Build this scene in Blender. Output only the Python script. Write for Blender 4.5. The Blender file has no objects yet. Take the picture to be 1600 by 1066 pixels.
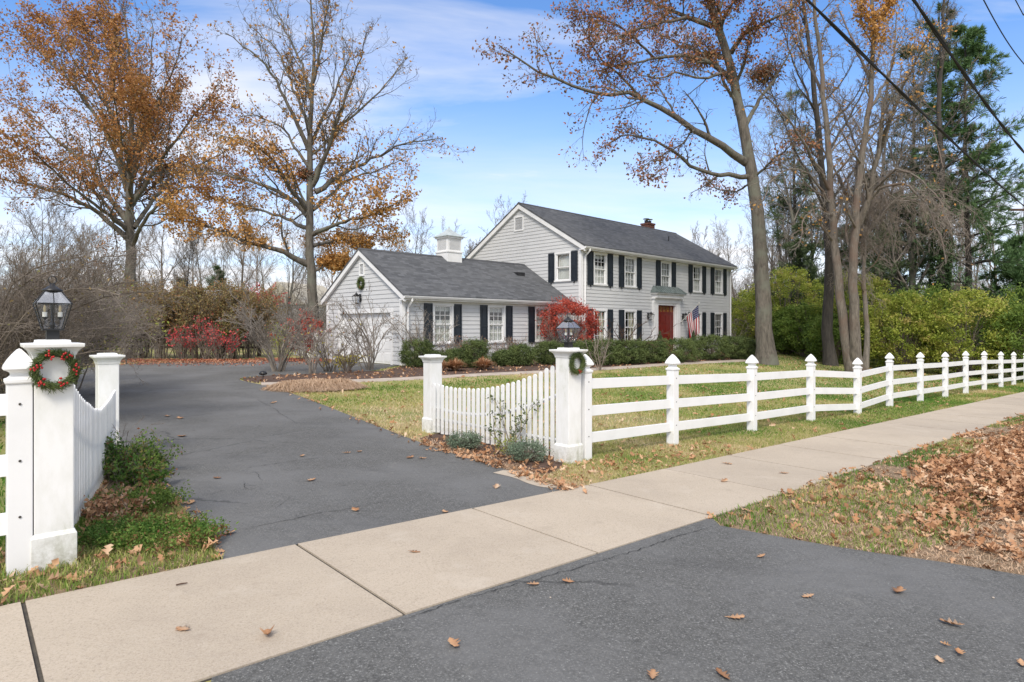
import bpy, bmesh, math, random
import numpy as np
from mathutils import Vector, Matrix

sc = bpy.context.scene
COL = sc.collection
R = math.radians
random.seed(7)
rng = np.random.default_rng(11)

# ------------------------------------------------------------------ camera
CAMZ = 1.6
FPX = 975.0                       # focal length in pixels of the 1600 px wide photograph
cam = bpy.data.objects.new("camera", bpy.data.cameras.new("camera"))
COL.objects.link(cam)
cam.location = (0, 0, CAMZ)
cam.rotation_euler = (R(90), 0, 0)
cam.data.sensor_width = 36
cam.data.lens = FPX / 1600 * 36
cam.data.shift_y = -(533 - 510) / 1600
cam.data.clip_end = 2000
sc.camera = cam

# ------------------------------------------------------------------ sky, sun, exposure
SUN_EL, SUN_AZ = 46, 187          # azimuth clockwise from +Y
world = bpy.data.worlds.new("World")
sc.world = world
world.use_nodes = True
wn = world.node_tree.nodes; wl = world.node_tree.links
for n in list(wn): wn.remove(n)
def WN(t, **k):
    n = wn.new(t)
    for a, b in k.items(): setattr(n, a, b)
    return n
def wmath(op, a, b=None):
    n = WN('ShaderNodeMath', operation=op)
    for i, s in enumerate((a, b)):
        if s is None: continue
        if isinstance(s, (int, float)): n.inputs[i].default_value = s
        else: wl.new(s, n.inputs[i])
    return n.outputs[0]
sky = WN('ShaderNodeTexSky', sky_type='NISHITA')
sky.sun_disc = False
sky.sun_elevation = R(SUN_EL); sky.sun_rotation = R(SUN_AZ)
sky.air_density = 1.0; sky.dust_density = 0.6; sky.ozone_density = 2.5
tc = WN('ShaderNodeTexCoord')
sep = WN('ShaderNodeSeparateXYZ'); wl.new(tc.outputs['Generated'], sep.inputs[0])
zz = wmath('ADD', wmath('MAXIMUM', sep.outputs[2], 0.0), 0.12)
cx = wmath('DIVIDE', sep.outputs[0], zz); cy = wmath('DIVIDE', sep.outputs[1], zz)
comb = WN('ShaderNodeCombineXYZ'); wl.new(cx, comb.inputs[0]); wl.new(cy, comb.inputs[1])
mp_ = WN('ShaderNodeMapping'); wl.new(comb.outputs[0], mp_.inputs[0])
mp_.inputs['Rotation'].default_value = (0, 0, R(35)); mp_.inputs['Scale'].default_value = (0.42, 1.25, 1); mp_.inputs['Location'].default_value = (3.4, 1.2, 0)
nz = WN('ShaderNodeTexNoise'); wl.new(mp_.outputs[0], nz.inputs['Vector'])
nz.inputs['Scale'].default_value = 1.0; nz.inputs['Detail'].default_value = 8; nz.inputs['Roughness'].default_value = 0.56; nz.inputs['Distortion'].default_value = 0.5
cr = WN('ShaderNodeMapRange'); wl.new(nz.outputs[0], cr.inputs[0])
cr.inputs[1].default_value = 0.49; cr.inputs[2].default_value = 0.70; cr.inputs[3].default_value = 0; cr.inputs[4].default_value = 0.85
hz = WN('ShaderNodeMapRange', interpolation_type='SMOOTHSTEP'); wl.new(sep.outputs[2], hz.inputs[0])      # low cloud bank round the horizon
hz.inputs[1].default_value = 0.03; hz.inputs[2].default_value = 0.40; hz.inputs[3].default_value = 0.95; hz.inputs[4].default_value = 0.0
hi_ = WN('ShaderNodeMapRange', interpolation_type='SMOOTHSTEP'); wl.new(sep.outputs[2], hi_.inputs[0])   # added white veil, out of view overhead and behind, to neutralise blue skylight
hi_.inputs[1].default_value = 0.5; hi_.inputs[2].default_value = 0.8; hi_.inputs[3].default_value = 0; hi_.inputs[4].default_value = .75
bk_ = WN('ShaderNodeMapRange', interpolation_type='SMOOTHSTEP'); wl.new(sep.outputs[1], bk_.inputs[0])
bk_.inputs[1].default_value = -.1; bk_.inputs[2].default_value = .2; bk_.inputs[3].default_value = .75; bk_.inputs[4].default_value = 0
hb_ = WN('ShaderNodeMapRange'); wl.new(nz.outputs[0], hb_.inputs[0]); hb_.inputs[1].default_value = .35; hb_.inputs[2].default_value = .62; hb_.inputs[3].default_value = .55; hb_.inputs[4].default_value = 1.15
hzb = wmath('MINIMUM', wmath('MULTIPLY', hz.outputs[0], hb_.outputs[0]), 1.0)
mk = wmath('MAXIMUM', wmath('MAXIMUM', cr.outputs[0], hzb), wmath('MAXIMUM', hi_.outputs[0], bk_.outputs[0]))
tint = WN('ShaderNodeMix', data_type='RGBA', blend_type='MULTIPLY'); tint.inputs[0].default_value = 1
wl.new(sky.outputs[0], tint.inputs[6]); tint.inputs[7].default_value = (0.84, 1.12, 1.42, 1)
mixc = WN('ShaderNodeMix', data_type='RGBA'); wl.new(mk, mixc.inputs[0])
wl.new(tint.outputs[2], mixc.inputs[6]); mixc.inputs[7].default_value = (6.5, 6.4, 6.55, 1)
bg = WN('ShaderNodeBackground'); wl.new(mixc.outputs[2], bg.inputs[0]); bg.inputs[1].default_value = 0.10
wo = WN('ShaderNodeOutputWorld'); wl.new(bg.outputs[0], wo.inputs[0])

sl = bpy.data.lights.new("sun", 'SUN'); sl.energy = 2.0; sl.angle = R(18); sl.color = (1.0, 0.92, 0.80)
sun = bpy.data.objects.new("sun", sl); COL.objects.link(sun)
el, az = R(SUN_EL), R(SUN_AZ)
sdir = Vector((math.sin(az) * math.cos(el), math.cos(az) * math.cos(el), math.sin(el)))
sun.rotation_euler = sdir.to_track_quat('Z', 'Y').to_euler()
sun.location = (-10, -10, 30)
sc.view_settings.view_transform = 'Standard'; sc.view_settings.look = 'None'
sc.view_settings.exposure = 0.76; sc.view_settings.gamma = 1
sc.cycles.max_bounces = 6; sc.cycles.transparent_max_bounces = 12
sc.cycles.diffuse_bounces = 3; sc.cycles.glossy_bounces = 2; sc.cycles.transmission_bounces = 4
sc.cycles.use_denoising = True

# ------------------------------------------------------------------ terrain
PX, PY = 0.73, 8.07               # foot of the gate pillar: origin of the street axes
TX, TY = 0.748, 0.663             # along the street
def tn(x, y):
    return (x - PX) * TX + (y - PY) * TY, -(x - PX) * TY + (y - PY) * TX
def xy(t, n):
    return PX + t * TX - n * TY, PY + t * TY + n * TX
_ts = np.array([-400, -30, -12, -5.4, 0, 8, 22, 45, 80, 400.]); _zs = np.array([.1, .1, .09, .025, -.15, -.36, -.72, -1.25, -1.6, -1.6])
_bs = np.array([-400, 5, 16, 31, 50, 90, 400.]); _bz = np.array([.12, .12, .05, -.05, -.5, -.9, -.9])
_g = np.linspace(-400, 400, 3201)
def _smooth(a, b, w=9):
    v = np.interp(_g, a, b); k = np.ones(w) / w
    return np.convolve(np.pad(v, w // 2, mode='edge'), k, 'valid')
_fz = _smooth(_ts, _zs); _hz = _smooth(_bs, _bz)
def terr(x, y):
    x = np.asarray(x, float); y = np.asarray(y, float)
    t, n = tn(x, y)
    a = np.interp(t, _g, _fz); b = np.interp(t, _g, _hz)
    w = np.clip((n - .5) / 13.5, 0, 1); w = w * w * (3 - 2 * w)
    return a * (1 - w) + b * w
def TZ(x, y): return float(terr(x, y))
def W(u, v, Y):                   # a point seen at photo pixel (u, v) standing Y metres away
    return np.array(((u - 800) / FPX * Y, Y, CAMZ + (510 - v) / FPX * Y))
_Y = np.concatenate([np.arange(1.5, 20, .01), np.arange(20, 120, .05)])
def G(u, v):                      # ground point
    x = (u - 800) / FPX * _Y; zr = CAMZ + (510 - v) / FPX * _Y
    d = zr - terr(x, _Y)
    i = int(np.argmax(d < 0)) if (d < 0).any() else len(_Y) - 1
    return x[i], _Y[i]

# ------------------------------------------------------------------ materials
def nm(name):
    m = bpy.data.materials.new(name); m.use_nodes = True
    nt = m.node_tree
    return m, nt, nt.nodes, nt.links, nt.nodes['Principled BSDF']
def ramp(nt, fac, cols):
    r = nt.nodes.new('ShaderNodeValToRGB')
    e = r.color_ramp.elements
    while len(e) > 1: e.remove(e[-1])
    for i, (p, c) in enumerate(cols):
        q = e[0] if i == 0 else e.new(p)
        q.position = p; q.color = (*c, 1)
    nt.links.new(fac, r.inputs[0]); return r.outputs[0]
def noise(nt, scale, detail=4, rough=.55, stretch=None, dist=0.0, out=0, coord='Object'):
    t = nt.nodes.new('ShaderNodeTexCoord'); v = t.outputs[coord]
    if stretch:
        m = nt.nodes.new('ShaderNodeMapping'); m.inputs['Scale'].default_value = stretch
        nt.links.new(v, m.inputs[0]); v = m.outputs[0]
    n = nt.nodes.new('ShaderNodeTexNoise'); nt.links.new(v, n.inputs['Vector'])
    n.inputs['Scale'].default_value = scale; n.inputs['Detail'].default_value = detail
    n.inputs['Roughness'].default_value = rough; n.inputs['Distortion'].default_value = dist
    return n.outputs[out]
def mixc_(nt, fac, a, b, mode='MIX'):
    m = nt.nodes.new('ShaderNodeMix'); m.data_type = 'RGBA'; m.blend_type = mode
    for s, i in ((fac, 0), (a, 6), (b, 7)):
        if isinstance(s, (int, float)): m.inputs[i].default_value = s
        elif isinstance(s, tuple): m.inputs[i].default_value = (*s, 1)
        else: nt.links.new(s, m.inputs[i])
    return m.outputs[2]
def mrange(nt, v, a, b, c=0.0, d=1.0):
    m = nt.nodes.new('ShaderNodeMapRange'); nt.links.new(v, m.inputs[0])
    for i, x in enumerate((a, b, c, d)): m.inputs[i + 1].default_value = x
    return m.outputs[0]
def bump(nt, bs, h, strength, dist=.01):
    b = nt.nodes.new('ShaderNodeBump'); nt.links.new(h, b.inputs['Height'])
    b.inputs['Strength'].default_value = strength; b.inputs['Distance'].default_value = dist
    nt.links.new(b.outputs[0], bs.inputs['Normal'])
def pm(name, c1, c2=None, scale=3, rough=.7, bmp=0, bscale=None, stretch=None, detail=5, metal=0, lo=.35, hi=.65):
    m, nt, ns, ls, bs = nm(name)
    bs.inputs['Roughness'].default_value = rough; bs.inputs['Metallic'].default_value = metal
    c2 = c2 or tuple(x * .82 for x in c1)
    f = noise(nt, scale, detail, stretch=stretch)
    ls.new(ramp(nt, f, [(lo, c1), (hi, c2)]), bs.inputs['Base Color'])
    if bmp: bump(nt, bs, noise(nt, bscale or scale * 6, 6, stretch=stretch), bmp)
    return m
def leafmat(name, cols, trans=.3, rough=.6, nscale=.5, namp=.35):
    m, nt, ns, ls, bs = nm(name)
    at = ns.new('ShaderNodeAttribute'); at.attribute_name = 'rnd'
    n = noise(nt, nscale, 3)
    a = ns.new('ShaderNodeMath'); a.operation = 'MULTIPLY_ADD'
    ls.new(mrange(nt, n, .3, .7, -namp, namp), a.inputs[0]); a.inputs[1].default_value = 1.0; ls.new(at.outputs['Fac'], a.inputs[2])
    k = len(cols)
    c = ramp(nt, a.outputs[0], [(i / (k - 1) if k > 1 else 0, col) for i, col in enumerate(cols)])
    ls.new(c, bs.inputs['Base Color']); bs.inputs['Roughness'].default_value = rough
    bs.inputs['Specular IOR Level'].default_value = .25
    tr = ns.new('ShaderNodeBsdfTranslucent'); ls.new(c, tr.inputs[0])
    mx = ns.new('ShaderNodeMixShader'); mx.inputs[0].default_value = trans
    ls.new(bs.outputs[0], mx.inputs[1]); ls.new(tr.outputs[0], mx.inputs[2])
    ls.new(mx.outputs[0], ns['Material Output'].inputs[0])
    return m
def glassmat(name, tint=(.9, .93, .95), gl=.16, rough=.02):
    m, nt, ns, ls, bs = nm(name)
    tr = ns.new('ShaderNodeBsdfTransparent'); tr.inputs[0].default_value = (*tint, 1)
    g = ns.new('ShaderNodeBsdfGlossy'); g.inputs['Roughness'].default_value = rough
    mx = ns.new('ShaderNodeMixShader'); mx.inputs[0].default_value = gl
    ls.new(tr.outputs[0], mx.inputs[1]); ls.new(g.outputs[0], mx.inputs[2])
    ls.new(mx.outputs[0], ns['Material Output'].inputs[0]); return m

def barkmat(name, c1, c2, sc_=5, patch=None):
    m, nt, ns, ls, bs = nm(name)
    f = noise(nt, sc_, 7, .65, stretch=(2.2, 2.2, .45), dist=.6)
    c = ramp(nt, f, [(.33, c1), (.62, c2)])
    if patch: c = mixc_(nt, mrange(nt, noise(nt, .9, 4), .5, .62), c, patch)
    ls.new(c, bs.inputs['Base Color']); bs.inputs['Roughness'].default_value = .9
    bump(nt, bs, f, .9, .05); return m

def asphalt(name, base=.072):
    m, nt, ns, ls, bs = nm(name)
    sp = noise(nt, 75, 3, .85); big = noise(nt, .55, 5, .6); med = noise(nt, 14, 6, .7)
    c = ramp(nt, sp, [(.30, (base * .50, base * .50, base * .50)), (.5, (base * 1.01, base * 1.0, base * .965)), (.60, (base * 1.7, base * 1.7, base * 1.68)), (.70, (base * 4.6, base * 4.6, base * 4.5))])
    c = mixc_(nt, mrange(nt, med, .42, .66, 0, .55), c, (base * 1.65, base * 1.63, base * 1.6))
    c = mixc_(nt, mrange(nt, noise(nt, 38, 5, .85), .50, .66, 0, .6), c, (base * .45, base * .45, base * .46))
    c = mixc_(nt, mrange(nt, big, .44, .66, 0, .75), c, (base * 1.75, base * 1.75, base * 1.78))
    c = mixc_(nt, mrange(nt, noise(nt, 1.3, 6, .62, stretch=(.35, 1, 1)), .58, .75, 0, .5), c, (base * .6, base * .6, base * .62))
    c = mixc_(nt, mrange(nt, noise(nt, 3.2, 8, .75), .60, .68, 0, .30), c, (base * 2.6, base * 2.55, base * 2.4))
    c = mixc_(nt, mrange(nt, noise(nt, 2.1, 7, .7, dist=1.), .62, .70, 0, .45), c, (base * .45, base * .45, base * .45))
    # cracks
    t = ns.new('ShaderNodeTexCoord'); vo = ns.new('ShaderNodeTexVoronoi'); vo.feature = 'DISTANCE_TO_EDGE'; vo.inputs['Scale'].default_value = .42
    ad = ns.new('ShaderNodeMix'); ad.data_type = 'RGBA'; ad.blend_type = 'ADD'; ad.inputs[0].default_value = .35
    ls.new(t.outputs['Object'], ad.inputs[6]); ls.new(noise(nt, 2.2, 6, .7, out=1), ad.inputs[7])
    ls.new(ad.outputs[2], vo.inputs['Vector'])
    cm = mrange(nt, vo.outputs['Distance'], .0025, .009, 1, 0)
    gate = mrange(nt, noise(nt, .38, 2), .50, .56, 0, .5)
    mu = ns.new('ShaderNodeMath'); mu.operation = 'MULTIPLY'; ls.new(cm, mu.inputs[0]); ls.new(gate, mu.inputs[1])
    c = mixc_(nt, mu.outputs[0], c, (.018, .018, .018))
    c = mixc_(nt, 1.0, c, (1.0, 1.0, .975), 'MULTIPLY')
    ls.new(c, bs.inputs['Base Color']); bs.inputs['Roughness'].default_value = .85
    bump(nt, bs, sp, .5, .004); return m

M = {}
M['drive'] = asphalt('driveway_asphalt', .094)
M['apron'] = asphalt('apron_asphalt', .096)
def concrete():
    m, nt, ns, ls, bs = nm('sidewalk_concrete')
    sp = noise(nt, 110, 3, .85); big = noise(nt, .8, 6, .62)
    c = ramp(nt, big, [(.3, (.49, .41, .315)), (.5, (.44, .365, .275)), (.7, (.35, .285, .215))])
    c = mixc_(nt, mrange(nt, sp, .36, .62, .0, .45), c, (.62, .55, .46))
    c = mixc_(nt, mrange(nt, noise(nt, 70, 4, .9), .52, .64, 0, .75), c, (.27, .22, .17))
    c = mixc_(nt, mrange(nt, noise(nt, 5.5, 6, .7), .56, .75, 0, .35), c, (.28, .23, .18))
    ge = ns.new('ShaderNodeNewGeometry'); c = mixc_(nt, mrange(nt, ge.outputs['Random Per Island'], 0, 1, 0, .30), c, (.34, .29, .235))
    c = mixc_(nt, mrange(nt, noise(nt, 1.7, 7, .7), .55, .66, 0, .28), c, (.56, .50, .42))
    ls.new(c, bs.inputs['Base Color']); bs.inputs['Roughness'].default_value = .9
    bump(nt, bs, sp, .3, .003); return m
M['walk'] = concrete()
M['joint'] = pm('joint_dirt', (.05, .045, .04), (.09, .08, .065), 20, .95)
def lawnmat():
    m, nt, ns, ls, bs = nm('lawn_ground')
    f = noise(nt, .38, 5, .6); g = noise(nt, 30, 4, .7)
    c = ramp(nt, f, [(.34, (.17, .23, .05)), (.48, (.32, .32, .10)), (.62, (.46, .38, .18))])
    c = mixc_(nt, mrange(nt, g, .4, .7, 0, .6), c, (.20, .16, .08))
    ls.new(c, bs.inputs['Base Color']); bs.inputs['Roughness'].default_value = .95
    bump(nt, bs, g, .8, .03); return m
M['ground'] = lawnmat()
M['soil'] = pm('verge_soil', (.30, .21, .13), (.16, .115, .07), 9, .95, 1, 40, detail=8)
M['mulch'] = pm('mulch', (.12, .07, .05), (.06, .037, .027), 14, .95, 1, 60, detail=8)
M['white'] = pm('white_vinyl', (.84, .84, .84), (.74, .74, .73), 2.5, .42, detail=6, lo=.45, hi=.85)
def dirty():
    m, nt, ns, ls, bs = nm('weathered_white_paint')
    f = noise(nt, 5, 8, .7, stretch=(1, 1, .35))
    c = ramp(nt, f, [(.40, (.85, .85, .84)), (.57, (.77, .77, .74)), (.70, (.55, .56, .48))])
    t = ns.new('ShaderNodeTexCoord'); sx_ = ns.new('ShaderNodeSeparateXYZ'); ls.new(t.outputs['Object'], sx_.inputs[0])
    lowz = mrange(nt, sx_.outputs[2], .02, .30, 1, 0); sp_ = mrange(nt, noise(nt, 11, 7, .75), .42, .68, 0, 1)     # splashed soil and algae at the foot
    mu = ns.new('ShaderNodeMath'); mu.operation = 'MULTIPLY'; ls.new(lowz, mu.inputs[0]); ls.new(sp_, mu.inputs[1])
    c = mixc_(nt, mu.outputs[0], c, (.36, .35, .27))
    ls.new(c, bs.inputs['Base Color']); bs.inputs['Roughness'].default_value = .5
    bump(nt, bs, noise(nt, 30, 5), .15, .003)
    return m
M['dirty'] = dirty()
M['siding'] = pm('grey_clapboard', (.59, .595, .60), (.53, .535, .54), 1.4, .6, .15, 30, stretch=(1, 1, 4), lo=.3, hi=.75)
M['trim'] = pm('white_trim', (.80, .80, .80), (.72, .72, .72), 2, .5)
def shingle():
    m, nt, ns, ls, bs = nm('asphalt_shingle')
    t = ns.new('ShaderNodeUVMap')
    b = ns.new('ShaderNodeTexBrick'); ls.new(t.outputs[0], b.inputs['Vector'])
    b.inputs['Scale'].default_value = 1; b.inputs['Brick Width'].default_value = .30; b.inputs['Row Height'].default_value = .143
    b.inputs['Mortar Size'].default_value = .008; b.offset = .37; b.inputs['Bias'].default_value = -.1
    b.inputs['Color1'].default_value = (.05, .053, .058, 1); b.inputs['Color2'].default_value = (.135, .14, .15, 1); b.inputs['Mortar'].default_value = (.045, .045, .05, 1)
    c = mixc_(nt, mrange(nt, noise(nt, 45, 4, .7), .35, .7, 0, .7), b.outputs[0], (.10, .105, .115))
    c = mixc_(nt, mrange(nt, noise(nt, .7, 4, .6), .45, .7, 0, .35), c, (.12, .123, .127))
    ls.new(c, bs.inputs['Base Color']); bs.inputs['Roughness'].default_value = .9
    bump(nt, bs, b.outputs['Fac'], -.6, .02); return m
M['shingle'] = shingle()
M['shutter'] = pm('navy_black_shutter', (.012, .018, .027), (.018, .025, .035), 4, .45)
M['copper'] = pm('weathered_copper', (.17, .205, .20), (.09, .12, .115), 4, .5)
M['copper_light'] = pm('pale_patina', (.48, .53, .54), (.37, .42, .43), 4, .5)
M['door'] = pm('red_door', (.165, .017, .011), (.13, .013, .009), 4, .35)
M['brick'] = pm('chimney_brick', (.21, .085, .062), (.11, .05, .04), 14, .9)
M['black'] = pm('black_metal', (.012, .012, .013), (.02, .02, .022), 8, .4)
M['wire'] = pm('cable_rubber', (.010, .010, .011), (.016, .016, .017), 8, .85)
M['crack'] = pm('crack_dirt', (.012, .012, .012), (.02, .018, .016), 8, .95)
M['glass'] = glassmat('window_glass', gl=.13)
M['lampglass'] = glassmat('lantern_glass', (.97, .98, .98), .12, .04)
M['lampglass_top'] = glassmat('lantern_roof_glass', (.9, .93, .95), .55, .15)
M['candle'] = pm('candle_sleeve', (.85, .84, .80), (.8, .78, .73), 4, .5)
M['amber'] = pm('amber_glass', (.30, .12, .03), (.14, .06, .02), 8, .2)
M['curtain'] = pm('curtain_cloth', (.66, .65, .60), (.55, .54, .49), 4, .9)
M['drape'] = pm('drape_cloth', (.62, .57, .42), (.48, .44, .32), 6, .9)
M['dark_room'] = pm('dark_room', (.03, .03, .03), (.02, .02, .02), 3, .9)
M['darkwood'] = pm('old_wood', (.10, .055, .035), (.06, .035, .025), 6, .9)
M['bark'] = barkmat('oak_bark', (.06, .052, .043), (.165, .145, .12), 4, (.15, .15, .12))
M['twig_oak'] = pm('oak_twig', (.13, .108, .088), (.08, .065, .052), 1.5, .9)
M['bark_pale'] = barkmat('pale_bark', (.12, .105, .09), (.27, .235, .20), 4, (.20, .15, .11))
M['bark_twin'] = barkmat('flaky_bark', (.08, .068, .056), (.21, .18, .15), 6, (.16, .115, .09))
M['bark_dark'] = barkmat('dark_bark', (.03, .027, .024), (.075, .065, .055), 4)
M['twig'] = pm('grey_twig', (.29, .255, .22), (.175, .15, .125), 1.5, .9)
M['twig_brown'] = pm('brown_twig', (.24, .20, .165), (.14, .112, .09), 1.5, .9)
M['twig_pale'] = pm('pale_twig', (.30, .25, .21), (.19, .155, .13), 1.5, .9)
M['lf_rust'] = leafmat('rust_leaf', [(.27, .125, .05), (.44, .20, .07), (.56, .28, .10), (.33, .21, .08)])
M['lf_orange'] = leafmat('orange_leaf', [(.35, .19, .065), (.56, .29, .085), (.68, .37, .12), (.40, .26, .10)])
M['lf_brown'] = leafmat('brown_leaf', [(.13, .08, .055), (.28, .15, .08), (.48, .19, .09), (.20, .16, .08)])
M['lf_red'] = leafmat('red_leaf', [(.30, .045, .035), (.52, .085, .06), (.62, .15, .10), (.36, .06, .045)], nscale=2)
M['lf_crimson'] = leafmat('crimson_leaf', [(.50, .06, .07), (.70, .12, .12)], nscale=2)
M['lf_hedge'] = leafmat('boxwood_leaf', [(.055, .085, .03), (.115, .155, .05), (.19, .235, .08)], .15, nscale=2)
M['lf_yellowgreen'] = leafmat('yellow_green_leaf', [(.16, .22, .045), (.32, .39, .065), (.48, .51, .10), (.52, .42, .16)], .4, nscale=.7)
M['lf_green'] = leafmat('green_leaf', [(.08, .14, .03), (.17, .26, .05), (.28, .36, .075)], .35, nscale=.7)
M['lf_olive'] = leafmat('olive_brown_leaf', [(.24, .17, .08), (.34, .24, .11), (.28, .27, .11), (.42, .22, .10)], nscale=1)
M['lf_yellow'] = leafmat('yellow_leaf', [(.45, .38, .06), (.55, .48, .12)], .4)
M['lf_dark'] = leafmat('dark_needle', [(.055, .085, .04), (.10, .145, .065), (.15, .20, .10)], .1, nscale=1)
M['lf_pine'] = leafmat('pine_needle', [(.06, .12, .045), (.11, .20, .075), (.17, .27, .11)], .15, nscale=.6)
M['lf_ivy'] = leafmat('ivy_leaf', [(.02, .04, .015), (.05, .09, .03)], .15)
M['lf_weed'] = leafmat('weed_leaf', [(.05, .12, .02), (.10, .20, .035), (.18, .28, .06), (.25, .10, .06)], .35, nscale=4)
M['lf_sage'] = leafmat('sage_leaf', [(.12, .17, .12), (.20, .27, .18), (.28, .32, .24)], .2, nscale=5)
M['litter'] = leafmat('dry_leaf', [(.26, .125, .06), (.44, .235, .125), (.58, .36, .21), (.40, .19, .085), (.68, .50, .34)], .12, nscale=3, namp=.3)
M['redlitter'] = leafmat('red_fallen_leaf', [(.30, .08, .05), (.40, .17, .10), (.50, .28, .17)], .1)
M['grass'] = leafmat('grass_blade', [(.10, .21, .03), (.21, .30, .06), (.40, .39, .13), (.58, .48, .25), (.64, .52, .34)], .3, nscale=.45, namp=.5)
M['dry'] = leafmat('dried_grass', [(.54, .38, .25), (.68, .50, .35), (.38, .26, .17)], .2)
M['berry'] = pm('red_berry', (.45, .01, .012), (.35, .01, .012), 6, .3)
M['paving'] = pm('path_paver', (.50, .43, .36), (.38, .32, .27), 3, .9)

# ------------------------------------------------------------------ object helpers
def link(name, me, parent=None, mats=()):
    o = bpy.data.objects.new(name, me); COL.objects.link(o)
    for m in mats: me.materials.append(m)
    if parent is not None: o.parent = parent
    return o
def tag(o, label=None, cat=None, group=None, kind=None):
    if label: o['label'] = label
    if cat: o['category'] = cat
    if group: o['group'] = group
    if kind: o['kind'] = kind
    return o
def empty(name, loc=(0, 0, 0), rz=0, label=None, cat=None, group=None):
    o = bpy.data.objects.new(name, None); COL.objects.link(o)
    o.location = tuple(float(q) for q in loc); o.rotation_euler = (0, 0, rz); o.empty_display_size = .2
    return tag(o, label, cat, group)
def copy_tree(o, parent=None):
    c = o.copy(); COL.objects.link(c); c.parent = parent
    for ch in list(o.children): copy_tree(ch, c)
    return c
def npmesh(name, V, Fs, mat, parent=None, rnd=None, smooth=False):
    V = np.ascontiguousarray(V, np.float32).reshape(-1, 3)
    if not isinstance(Fs, (list, tuple)): Fs = [Fs]
    me = bpy.data.meshes.new(name)
    me.vertices.add(len(V)); me.vertices.foreach_set('co', V.ravel())
    li = np.concatenate([np.asarray(f, np.int32).ravel() for f in Fs])
    tot = np.concatenate([np.full(len(f), f.shape[1], np.int32) for f in Fs])
    st = np.concatenate([[0], np.cumsum(tot)[:-1]]).astype(np.int32)
    me.loops.add(len(li)); me.loops.foreach_set('vertex_index', li)
    me.polygons.add(len(tot)); me.polygons.foreach_set('loop_start', st)
    me.update(calc_edges=True)
    if smooth: me.polygons.foreach_set('use_smooth', np.ones(len(tot), bool))
    if rnd is not None:
        a = me.attributes.new('rnd', 'FLOAT', 'POINT'); a.data.foreach_set('value', np.ascontiguousarray(rnd, np.float32))
    return link(name, me, parent, [mat])

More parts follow.
